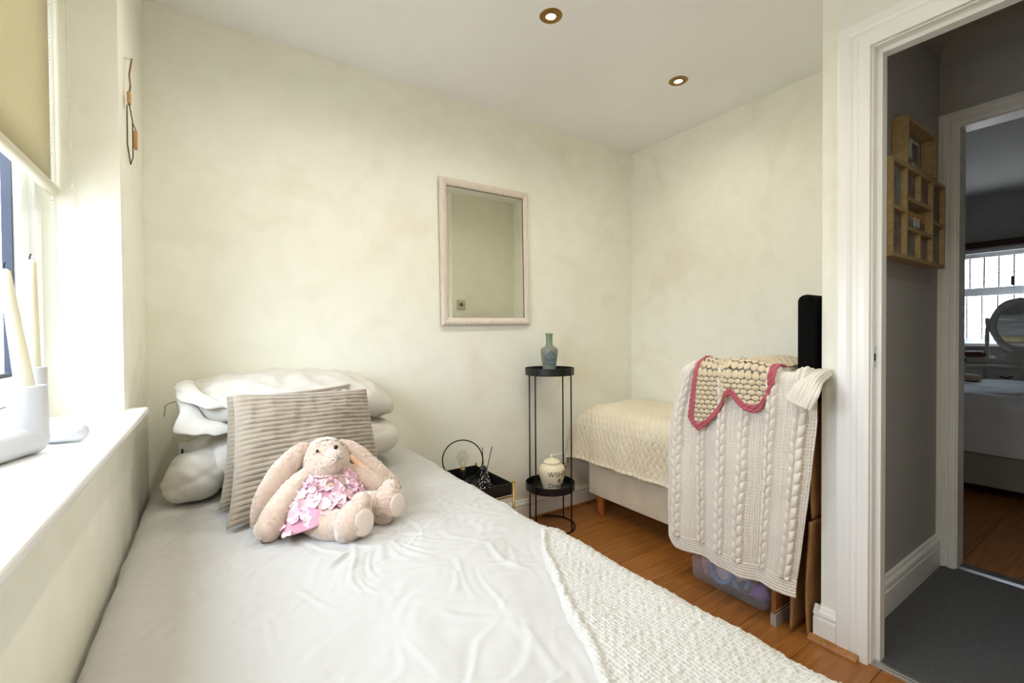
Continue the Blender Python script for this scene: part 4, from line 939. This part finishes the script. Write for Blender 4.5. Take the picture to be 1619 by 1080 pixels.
# storage box with toys
sb = thing('storage_box', 'cloudy plastic storage box of toys on the floor under the blanket', 'storage box', (1.93, 1.06, 0))
def rrect(x0, x1, y0, y1, r, z, n=5):
    out = []
    for cx, cy, a0 in ((x1-r, y1-r, 0), (x0+r, y1-r, PI/2), (x0+r, y0+r, PI), (x1-r, y0+r, 1.5*PI)):
        out += [(cx+r*math.cos(a0+t), cy+r*math.sin(a0+t), z) for t in np.linspace(0, PI/2, n)]
    return out
P = np.array([rrect(1.785-e, 2.09+e, 0.895-e, 1.240+e*0.3, 0.03, z) for e, z in ((-0.016, 0.0), (-0.008, 0.006), (0.0, 0.03), (0.008, 0.215), (0.016, 0.218), (0.016, 0.228))])
b = B(); b.grid(P, wv=True); n = P.shape[1]; b.f.append(tuple(range(n))); b.obj('box_body', 'clear_plastic', sb, smooth=False)
b = B()
for k in range(9): b.ball((1.7795, 1.215-0.016*k, 0.120-0.001*k), (0.0022, 0.0045, 0.0025), 6, 5)
b.obj('moulded_dots', 'plastic_w', sb)['kind'] = 'stuff'
rr_ = thing('toy_ring', 'pale blue toy ring inside the storage box', 'toy', (1.815, 1.10, 0.09))
B().tube([(1.812+0.006*math.sin(a), 1.105+0.048*math.cos(a), 0.085+0.052*math.sin(a)) for a in np.linspace(0, 2*PI, 36, endpoint=False)], 0.010, 10, closed=True).obj('ring', 'toy_blue', rr_, smooth=True)
rr_ = thing('toy_hoop', 'larger pale blue toy hoop further right in the storage box', 'toy', (1.815, 1.00, 0.1))
B().tube([(1.82, 1.025+0.040*math.cos(a), 0.11+0.075*math.sin(a)) for a in np.linspace(0, 2*PI, 36, endpoint=False)], 0.009, 10, closed=True).obj('ring', 'toy_blue', rr_, smooth=True)
tag(B().box(1.845, 1.853, 0.96, 1.20, 0.012, 0.19).obj('paper_sheet', 'toy_white', None, bevel=0.002), 'white sheet of paper behind the blue ring in the storage box', 'paper')
def lump(name, label, c, r, m, seed):
    b = B(); th = np.linspace(0.02, PI-0.02, 18); ph = np.linspace(0, 2*PI, 26, endpoint=False); T, Q = np.meshgrid(th, ph, indexing='ij')
    k = 1+0.10*np.sin(3*Q+seed)*np.sin(T)+0.08*np.sin(4*T+seed)+0.05*np.sin(5*Q-2*T)
    b.grid(np.stack([c[0]+r[0]*k*np.sin(T)*np.cos(Q), c[1]+r[1]*k*np.sin(T)*np.sin(Q), c[2]+r[2]*k*np.cos(T)], -1), wv=True)
    return tag(b.obj(name, m, None, smooth=True), label, 'toy')
lump('plush_toy', 'dusky pink soft toy in the near end of the storage box', (1.850, 0.955, 0.135), (0.035, 0.035, 0.04), 'toy_pink', 1)
lump('toy_ball', 'purple toy in the bottom near corner of the storage box', (1.830, 0.945, 0.055), (0.032, 0.032, 0.034), 'toy_purple', 0.3)
lump('cloth_bundle', 'slate grey cloth bundle low in the storage box', (1.850, 1.015, 0.038), (0.045, 0.03, 0.026), 'toy_dark', 2)
lump('doll_bundle', 'mauve bundle at the far end of the storage box', (1.850, 1.185, 0.07), (0.04, 0.028, 0.055), 'toy_pink', 3)

# flattened cardboard between shelf and door wall
def board(label, x0, x1, y, z0, z1, bow, lean, seed):
    o = thing('cardboard_sheet', label, 'cardboard', ((x0+x1)/2, y, z0))
    u = np.linspace(0, 1, 12); w = np.linspace(0, 1, 24); U, W = np.meshgrid(u, w, indexing='ij')
    P = np.stack([x0+(x1-x0)*U + 0.004*np.sin(7*W+seed), y + bow*np.sin(PI*W)*(0.6+0.4*U) + lean*W, z0+(z1-z0)*W], -1)
    s = sheet('sheet', P, 'cardboard', o, 0.006); return o
board('tall flattened cardboard sheet standing between shelf unit and door wall', 1.755, 1.905, 0.800, 0.0, 0.74, -0.010, 0.012, 0)
board('shorter flattened cardboard sheet standing closest to the door wall', 1.775, 1.905, 0.752, 0.0, 0.42, 0.010, -0.006, 2)
board('narrow upper cardboard flap wedged beside the door wall', 1.795, 1.905, 0.745, 0.43, 0.85, 0.010, 0.0, 4)

# ------------------------------------------------------------------ knitted blanket over the shelf unit
nu, nv = 420, 560
Utot = 0.640; V0, VT = 0.0, 1.20
u_ = np.linspace(0, 1, nu); v_ = np.linspace(0, 1, nv)
U, V = np.meshgrid(u_, v_, indexing='ij'); su_, sv_ = U*Utot, V*VT
top_len, rr0 = 0.385, 0.030
def drape(su, sv):
    front_x = 1.700
    a = sv - top_len; ang = np.clip(a/rr0, 0, PI/2)
    x = np.where(a < 0, front_x+rr0-a, front_x+rr0-rr0*np.sin(ang)); x = np.where(a > rr0*PI/2, front_x, x)
    z = 0.962 - np.where(a < 0, 0, rr0*(1-np.cos(ang))) - np.maximum(a-rr0*PI/2, 0)
    hang = np.clip((a-rr0)/0.75, 0, 1)
    # horizontal path: far side wraps back (left in view), near edge (right in view)
    w0, wf = 0.090, 0.545
    t = su
    yf = 1.232 - (t-w0)*0.98
    left = np.clip((w0-t)/w0, 0, 1)
    y = np.where(t < w0, 1.232+0.030*np.sin(left*PI/2)+0.020*left, yf)
    x = x + left**1.5*0.055*np.clip(hang*4, 0, 1)
    right = np.clip((t-(Utot-0.045))/0.045, 0, 1)
    x = x + right**1.4*0.030*np.clip(hang*5, 0, 1)
    # gentle vertical folds in the hanging part, gathering a little towards the hem
    x = x - hang*(0.016*np.sin((t-0.02)*21+0.6*hang) + 0.007*np.sin(t*47+1.0)) - 0.010*hang
    y = y + hang*0.026*np.clip(1-t/Utot*1.25, -0.3, 1)*0.6 + 0.055*hang*np.clip(1-(t/(Utot*0.55)), -0.9, 0)*-1.0*0.0
    y = y + np.clip(t/Utot-0.45, 0, 1)*0.13*hang**1.2
    y = y - 0.075*(1-np.clip(hang/0.30, 0, 1)**0.8)*np.clip(1-t/(Utot*0.45), 0, 1) + 0.018*np.sin(np.clip(hang, 0, 1)*PI)*np.clip(1-t/0.15, 0, 1)
    # top surface sags between supports
    z = z + np.where(a < 0, 0.010*np.sin(t*18+1)*np.clip(-a/0.1, 0, 1) + 0.006*np.sin(-a*22+t*7), 0)
    y = np.maximum(y, 0.60 + 0.205*np.clip((x-1.735)/0.05, 0, 1))
    # hem: far corner hangs higher
    z = z + hang**3*0.055*np.clip((0.10-t)/0.10, 0, 1)
    return np.stack([x, y, z], -1)
P = drape(su_, sv_); N = normals(P); i_ = int(0.55*nu); j_ = int(0.8*nv)
N *= -np.sign(N[i_, j_, 0])
su2 = su_ + 0.003*waves(su_, sv_, 3.0, 8, 91)
bord = 0.045
per = 0.098; ph = (su2-0.055)/per; cell = ph-np.floor(ph); tcab = (cell-0.5)*per       # metres from the cable centre
cw = 0.0185; vv = sv_ + 0.004*np.sin(np.floor(ph)*5.0)
tn = np.clip(tcab/cw, -1, 1); incab = np.abs(tcab) < cw
lobe = lambda s, p0: np.sqrt(np.clip(1-((np.abs(tn)-0.5)/0.5)**2, 0, 1))*(0.55+0.45*np.sqrt(np.abs(np.sin(PI*(vv/0.042 + p0 + s*0.38*np.abs(tn))))))
cab = np.where(tn > 0, lobe(1.0, 0.0), lobe(1.0, 0.45))
ribs_ = np.abs(np.sin(PI*sv_/0.0052))
fine = 0.0018*(0.5+0.5*np.cos(2*PI*su2/0.0082))*(0.6+0.4*ribs_)
hole_u = np.exp(-((np.abs(tcab)-cw-0.0055)/0.0022)**2) + np.exp(-((np.abs(tcab)-0.0415)/0.0020)**2) + 0.7*np.exp(-((np.abs(tcab)-0.0340)/0.0018)**2)
hole_v = np.clip(np.sin(2*PI*sv_/0.0125+np.floor(ph*2)*1.3)*1.6-0.25, 0, 1)
H1 = np.where(incab, 0.021*cab, 1.3*fine) - 0.006*hole_u*hole_v
hem_h = 0.0040*np.abs(np.sin(PI*(VT-sv_)/0.0105))**0.7
side_h = 0.0036*np.abs(np.sin(PI*sv_/0.0115))**0.7
H1 = np.where(VT-sv_ < 0.062, hem_h*(0.8+0.2*np.sin(2*PI*su2/0.010)), H1)
H1 = np.where(su_ < bord, side_h, H1)
H1 = H1 + 0.002*waves(su_, sv_, 6, 8, 93)
P = P + N*H1[..., None]
mid = lambda X: (X[:-1, :-1]+X[1:, :-1]+X[:-1, 1:]+X[1:, 1:])/4
kholes = mid(np.where((VT-sv_ < 0.062) | (su_ < bord) | incab, 0.0, hole_u*hole_v)) > 0.62
kb = tag(sheet('knitted_blanket', P, 'knit', None, 0.004, ~kholes), 'cream cable knit blanket hanging in front of the alcove over a shelf unit', 'blanket')
# bunched corner of the same blanket folded outwards at the near top edge
fu, fv = 90, 80
U, V = np.meshgrid(np.linspace(0, 1, fu), np.linspace(0, 1, fv), indexing='ij')
e0 = smooth_path([(1.80, 0.720, 0.965), (1.730, 0.735, 0.955), (1.690, 0.760, 0.920), (1.675, 0.775, 0.870)], 8); e1 = smooth_path([(1.80, 0.685, 0.955), (1.70, 0.672, 0.935), (1.655, 0.668, 0.895), (1.655, 0.690, 0.845)], 8)
ii = np.linspace(0, len(e0)-1, fv); I0 = np.stack([np.interp(ii, np.arange(len(e0)), e0[:, k]) for k in range(3)], -1); I1 = np.stack([np.interp(ii, np.arange(len(e1)), e1[:, k]) for k in range(3)], -1)
P = I0[None]*(1-U[..., None]) + I1[None]*U[..., None]
P[..., 0] -= 0.022*np.sin(PI*U)*(0.4+0.6*V); P[..., 2] += 0.012*np.sin(PI*U)*(1-V)
P += normals(P)*(0.0022*np.cos(2*PI*U*9)*(0.6+0.4*np.abs(np.sin(PI*V*26))) + 0.004*waves(U, V, 2, 6, 3))[..., None]
fo = sheet('folded_corner', P, 'knit', kb, 0.006)

# crocheted baby blanket with a pink border lying over the top
ST_ = 0.0021
def cro_top(p, q):
    """p along the shelf (0 far .. 1 near), q from back to front over the edge; returns drape position"""
    t = 0.158 + p*0.355; s = q
    base = drape(np.clip(t, 0.092, Utot-0.05), s)
    return base
q0, q1 = 0.10, 0.66
pu = np.linspace(0, 1, 240); qv = np.linspace(q0, q1, 330)
PU, QV = np.meshgrid(pu, qv, indexing='ij')
# lower boundary of the cloth as seen: a deep point, a gather, then a shallow scallop
bx = [0.0, 0.06, 0.14, 0.24, 0.36, 0.44, 0.50, 0.55, 0.62, 0.72, 0.80, 0.86, 0.92, 0.97, 1.0]
bq = [0.610, 0.640, 0.662, 0.640, 0.590, 0.548, 0.515, 0.500, 0.520, 0.552, 0.560, 0.545, 0.500, 0.455, 0.44]
low = np.interp(pu, bx, bq)[:, None]
up = np.interp(pu, [0, 0.1, 0.35, 0.5, 1], [0.30, 0.20, 0.16, 0.12, 0.05])[:, None]
QQ = up + (QV-q0)/(q1-q0)*(low-up)
P = cro_top(PU, QQ); N = normals(P); N *= -np.sign(N[120, 270, 0])
fold = 0.020*np.exp(-((PU-0.50)/0.06)**2)*np.clip((QQ-0.33)/0.1, 0, 1) + 0.012*np.sin(PU*11+0.5)*np.clip((QQ-0.30)/0.15, 0, 1)**1.0
su3 = PU*0.355; sv3 = QQ
d_edge = np.minimum((low-QQ), np.minimum(su3, np.inf))                # distance to the pink border edges
d_right = 0.355-su3
d_edge = np.minimum(d_edge, np.where(QQ > 0.36, d_right, 1.0))
border = d_edge < 0.028
cs_u, cs_v = 0.0250, 0.0190
row = np.floor(sv3/cs_v); cu = (su3/cs_u + 0.5*(row % 2)) % 1.0 - 0.5; cv_ = (sv3/cs_v) % 1.0 - 0.5
rad_ = np.hypot(cu, cv_*1.05)
hole = rad_ > 0.455
puff = 0.0095*np.sqrt(np.clip(1-(rad_/0.62)**2, 0, 1))*(0.92+0.08*np.sin(cu*40))
bcu = ((su3+sv3*0.9)/0.0200) % 1.0 - 0.5; bcv = (d_edge/0.014) % 1.0 - 0.5
bhole = np.hypot(bcu, bcv) > 0.50
bp_ = 0.0115*np.sqrt(np.clip(1-(np.hypot(bcu, bcv)/0.75)**2, 0, 1))
P = P + N*((0.022+fold+np.where(border, bp_, puff))[..., None])
cen_ = lambda X: (X[:-1, :-1]+X[1:, :-1]+X[:-1, 1:]+X[1:, 1:])/4
bm_ = cen_(border.astype(float)) > 0.5; hm = cen_(hole.astype(float)) > 0.5; bhm = cen_(bhole.astype(float)) > 0.5
cb = thing('crochet_blanket', 'small oatmeal crochet blanket with a pink border laid over the knitted blanket', 'blanket', (1.72, 1.0, 0.97))
sheet('crochet_mesh', P, 'cream_yarn', cb, 0.004, (~bm_) & (~hm))
sheet('pink_border', P + N*0.001, 'pink_yarn', cb, 0.005, bm_ & (~bhm))

# ------------------------------------------------------------------ photo collage frame in the hallway
yw, yfr = HY, HY-0.052
cf = thing('photo_collage_frame', 'pine multi photo collage frame on the hallway wall', 'picture frame', (2.4, HY, 1.6))
def bar(x0, x1, z0, z1): return B().box(x0, x1, yfr, yw-0.002, z0, z1).obj('frame_bar', 'collage_wood', cf, bevel=0.0015)
w = 0.016
x0, x1, z0, z1 = 2.085, 2.735, 1.385, 1.752
xa1, xb1 = 2.235, 2.570
for a in ((x0, x1, z0, z0+w), (x0, xa1, z1-w, z1), (xa1, xb1, z1-w, z1), (xb1, x1, z1-w, z1)): bar(*a)
for x in (x0, x1-w): bar(x, x+w, z0+w, z1-w)
for x in (xa1, xb1-w): bar(x, x+w, z0+w, z1-w)
zm = 1.570
bar(x0+w, xa1, zm-w/2, zm+w/2); bar(xb1, x1-w, zm-w/2, zm+w/2)
bar(xa1+w, xb1-w, 1.615, 1.615+w); bar(xa1+w, xb1-w, 1.500, 1.500+w)
xm = (xa1+xb1)/2
bar(xm-w/2, xm+w/2, 1.615+w, z1-w); bar(xm-w/2, xm+w/2, z0+w, 1.500)
cells = [(x0+w, xa1, zm+w/2, z1-w), (x0+w, xa1, z0+w, zm-w/2), (xb1, x1-w, zm+w/2, z1-w), (xb1, x1-w, z0+w, zm-w/2),
         (xa1+w, xm-w/2, 1.631, z1-w), (xm+w/2, xb1-w, 1.631, z1-w), (xa1+w, xm-w/2, z0+w, 1.500), (xm+w/2, xb1-w, z0+w, 1.500)]
for i, (a, b_, c, d) in enumerate(cells): B().box(a, b_, yw-0.036, yw-0.032, c, d).obj('photo_print', 'photo_dark' if i % 3 else 'photo_green', cf)
tx0, tx1, tz1 = 2.245, 2.610, 1.945
for a in ((tx0, tx1, tz1-w, tz1), (tx0, tx1, z1, z1+0.010), (tx0, tx0+w, z1+0.01, tz1-w), (tx1-w, tx1, z1+0.01, tz1-w)): bar(*a)
hp = [(0.052*math.sin(t)**3*1.05, 0.0040*(13*math.cos(t)-5*math.cos(2*t)-2*math.cos(3*t)-math.cos(4*t))) for t in np.linspace(0, 2*PI, 28, endpoint=False)]
b = B(); hx, hz = 2.440, 1.852
b.add([(hx+p[0], yw-0.020, hz+p[1]) for p in hp] + [(hx+p[0], yw-0.014, hz+p[1]) for p in hp], [tuple(range(28))] + [(k, (k+1) % 28, 28+(k+1) % 28, 28+k) for k in range(28)]).obj('heart_print', 'photo_heart', cf)
B().box(hx-0.028, hx+0.030, yw-0.024, yw-0.0205, hz-0.045, hz+0.028).obj('photo_print', 'photo_dark', cf)
for k in range(6):
    x = xa1+0.040+k*0.048
    B().box(x-0.004, x+0.004, yw-0.035, yw-0.022, 1.558, 1.590).obj('clothes_peg', 'tag_wood', cf, bevel=0.001)
B().tube([(xa1+w, yw-0.028, 1.580), (xb1-w, yw-0.028, 1.578)], 0.0012, 5).obj('peg_string', 'jute', cf)
for (a, b_, c, d, m) in ((xa1+0.03, xa1+0.085, 1.520, 1.572, 'photo_dark'), (xa1+0.10, xa1+0.155, 1.518, 1.566, 'photo_green'), (xa1+0.165, xa1+0.235, 1.535, 1.572, 'photo_heart'), (xa1+0.245, xa1+0.295, 1.520, 1.570, 'photo_dark')):
    B().box(a, b_, yw-0.032, yw-0.029, c, d).obj('small_print', m, cf)

# ------------------------------------------------------------------ far bedroom furniture
b2 = thing('double_bed', 'bed with grey white cover in the far bedroom', 'bed', (5.0, 0.2, 0))
B().box(4.25, 5.75, -1.1, 1.65, 0.075, 0.30).obj('divan_base', 'divan', b2, bevel=0.015)
for x in (4.35, 5.65):
    for y in (-1.0, 1.55): B().lathe([(0.025, 0), (0.028, 0.078)], (x, y, 0), 14).obj('foot', 'black_metal', b2)
B().box(4.27, 5.73, -1.08, 1.63, 0.302, 0.60).obj('mattress', 'bed_grey', b2, bevel=0.03)
na, nb = 120, 140
A_ = np.linspace(-0.35, 1.50, na); B_ = np.linspace(-1.08, 1.63, nb); AA, BB = np.meshgrid(A_, B_, indexing='ij')
k = np.clip((0.08-AA)/0.08, 0, PI/2)
x = np.where(AA > 0.08, 4.232+AA, 4.232+0.08-0.08*np.sin(k)); z = 0.682 - 0.08*(1-np.cos(k)) - np.maximum(0.08-AA-0.08*PI/2, 0)
r5 = np.random.default_rng(8); segs = []
for i in range(40):
    xx, yy = r5.uniform(-0.3, 1.2), r5.uniform(-0.6, 1.4); a = r5.normal(0.3, 0.5); L = r5.uniform(0.2, 0.6); segs.append((xx, yy, xx+L*math.sin(a)*0.7, yy+L*math.cos(a), r5.uniform(0.015, 0.03), r5.uniform(0.004, 0.012), r5.normal(0, 0.03)))
P = np.stack([x, BB, z], -1); N = normals(P); N *= np.sign(N[100, 70, 2]); P = P + N*(creases(AA, BB, segs) + 0.004*waves(AA, BB, 3, 8, 4))[..., None]
tag(sheet('bed_cover', P, 'bed_grey', None), 'creased pale cover spread over the bed in the far bedroom', 'bed cover')
for i, (y, lb) in enumerate(((1.035, 'left round beige pad at the far edge of the far bed'), (0.935, 'right round beige pad at the far edge of the far bed'))):
    b = B(); b.lathe([(0.0, 0), (0.055, 0.0), (0.075, 0.012), (0.078, 0.03), (0.066, 0.05), (0.03, 0.058), (0.0, 0.059)], (5.38, y+0.09, 0.685), 28, False)
    o = tag(b.obj('round_pad', 'cream_box', None, smooth=True), lb, 'cushion', 'round beige pads on the far bed')

dr_ = thing('dressing_table', 'white dressing table with small drawers under the far bedroom window', 'dressing table', (6.3, 0.7, 0))
DX0, DX1, DYa, DYb = 6.10, 6.50, 0.15, 1.42
B().box(DX0+0.02, DX1, DYa+0.02, DYb-0.02, 0.60, 0.765).obj('carcass', 'dresser', dr_, bevel=0.004)
B().box(DX0-0.02, DX1+0.01, DYa-0.02, DYb+0.02, 0.765, 0.790).obj('table_top', 'dresser', dr_, bevel=0.006)
for (a, c) in ((1.07, 1.38), (0.80, 1.05), (0.50, 0.78), (0.19, 0.48)):
    d_ = B().box(DX0+0.008, DX0+0.021, a, c, 0.628, 0.750).obj('drawer', 'dresser', dr_, bevel=0.004)
    m_ = (a+c)/2
    B().tube([(DX0+0.006, m_+0.04*math.cos(t), 0.695-0.018*math.sin(t)) for t in np.linspace(0, PI, 9)], 0.006, 6).obj('handle', 'dark_wood', d_)
for x in (DX0+0.05, DX1-0.04):
    for y in (DYa+0.06, DYb-0.06): B().lathe([(0.018, 0), (0.030, 0.30), (0.034, 0.60)], (x, y, 0), 16).obj('leg', 'dresser', dr_)
B().box(DX0+0.14, DX1, 1.06, DYb-0.01, 0.790, 0.862).obj('upper_box', 'dresser', dr_, bevel=0.003)
d_ = B().box(DX0+0.128, DX0+0.141, 1.08, DYb-0.03, 0.800, 0.852).obj('drawer', 'dresser', dr_, bevel=0.003)
B().ball((DX0+0.120, 1.22, 0.826), 0.012, 10, 7).obj('knob', 'dark_wood', d_)
B().box(DX0+0.16, DX1, 0.30, 1.06, 0.790, 0.845).obj('back_ledge', 'dresser', dr_, bevel=0.003)
om = thing('dressing_mirror', 'oval swing mirror in a scalloped white frame before the far window', 'mirror', (6.32, 0.80, 0.845))
mc = (6.32, 0.868, 1.160); b = B(); an = np.linspace(0, 2*PI, 72, endpoint=False)
sc_ = 1+0.035*np.cos(6*an-PI*0)*0.5+0.03*np.exp(-((an-PI/2)/0.12)**2)
ro = np.stack([0.0*an+mc[0]-0.012, mc[1]+0.205*sc_*np.cos(an), mc[2]+0.262*sc_*np.sin(an)], -1); ri = np.stack([0.0*an+mc[0]-0.016, mc[1]+0.150*np.cos(an), mc[2]+0.200*np.sin(an)], -1)
P = np.array([ro+[0.03, 0, 0], ro, (ro+ri)/2-[0.008, 0, 0], ri, ri+[0.02, 0, 0]]); b.grid(P, wv=True); b.f.append(tuple(range(72))); b.obj('mirror_frame', 'dresser', om, smooth=True)
b = B(); b.add(ri+[0.006, 0, 0], [tuple(range(72))]); b.obj('mirror_glass', 'mirror', om)
for ch_ in om.children:
    ch_.data.transform(Matrix.Translation((0, 0.068, 0.315)) @ Matrix.Rotation(math.radians(-9), 4, 'Y') @ Matrix.Translation((0, -0.068, -0.315)))
for y in (1.085, 0.650):
    B().lathe([(0.020, 0), (0.020, 0.06), (0.012, 0.10), (0.018, 0.20), (0.012, 0.32), (0.017, 0.36), (0.017, 0.39), (0.0, 0.40)], (6.32, y, 0.845), 18, False).obj('post', 'dresser', om, smooth=True)
    B().tube([(6.32, y, 1.160), (6.32, y+(0.03 if y < 0.8 else -0.03), 1.160)], 0.006, 6).obj('pivot', 'dark_wood', om)
yy = np.linspace(0.62, 1.12, 24); b = B(); zt2 = 0.895+0.045*np.cos((yy-0.868)/0.25*PI*1.5)
b.add([(6.31, y, 0.846) for y in yy]+[(6.31, y, z) for y, z in zip(yy, zt2)]+[(6.33, y, 0.846) for y in yy]+[(6.33, y, z) for y, z in zip(yy, zt2)],
      [(k, k+1, 25+k, 24+k) for k in range(23)]+[(48+k, 49+k, 73+k, 72+k) for k in range(23)]+[(24+k, 25+k, 73+k, 72+k) for k in range(23)]).obj('scroll_rail', 'dresser', om)
tag(B().box(6.17, 6.33, 1.095, 1.24, 0.8625, 0.915).obj('trinket_box', 'red_brown', None, bevel=0.02, seg=3), 'red brown trinket box beside the swing mirror', 'box')
vb = thing('venetian_blind', 'white venetian blind part lowered across the far bedroom window', 'blind', (BX-0.03, 1.0, 1.4))
for k in range(13):
    z = 1.045+0.0215*k
    B().box(BX-0.050, BX-0.030, W2[0]+0.02, W2[1]-0.02, z, z+0.004).obj('slat', 'slat', vb)
for k in range(6): B().box(BX-0.055, BX-0.028, W2[0]+0.02, W2[1]-0.02, 1.005+0.006*k, 1.007+0.006*k).obj('slat', 'slat', vb)
for y in (1.275, 1.165, 0.9, 0.7): B().tube([(BX-0.040, y, 1.005), (BX-0.040, y, 1.93)], 0.0012, 4).obj('ladder_cord', 'slat', vb)
B().box(BX-0.060, BX-0.024, W2[0], W2[1], 1.91, 1.945).obj('head_rail', 'slat', vb)
tag(B().box(BX-0.09, BX-0.002, W2[0]-0.1, W2[1]+0.1, 1.955, 2.022).obj('curtain_pelmet', 'dark_wood', None, bevel=0.004), 'dark wooden pelmet board above the far bedroom window', 'pelmet')
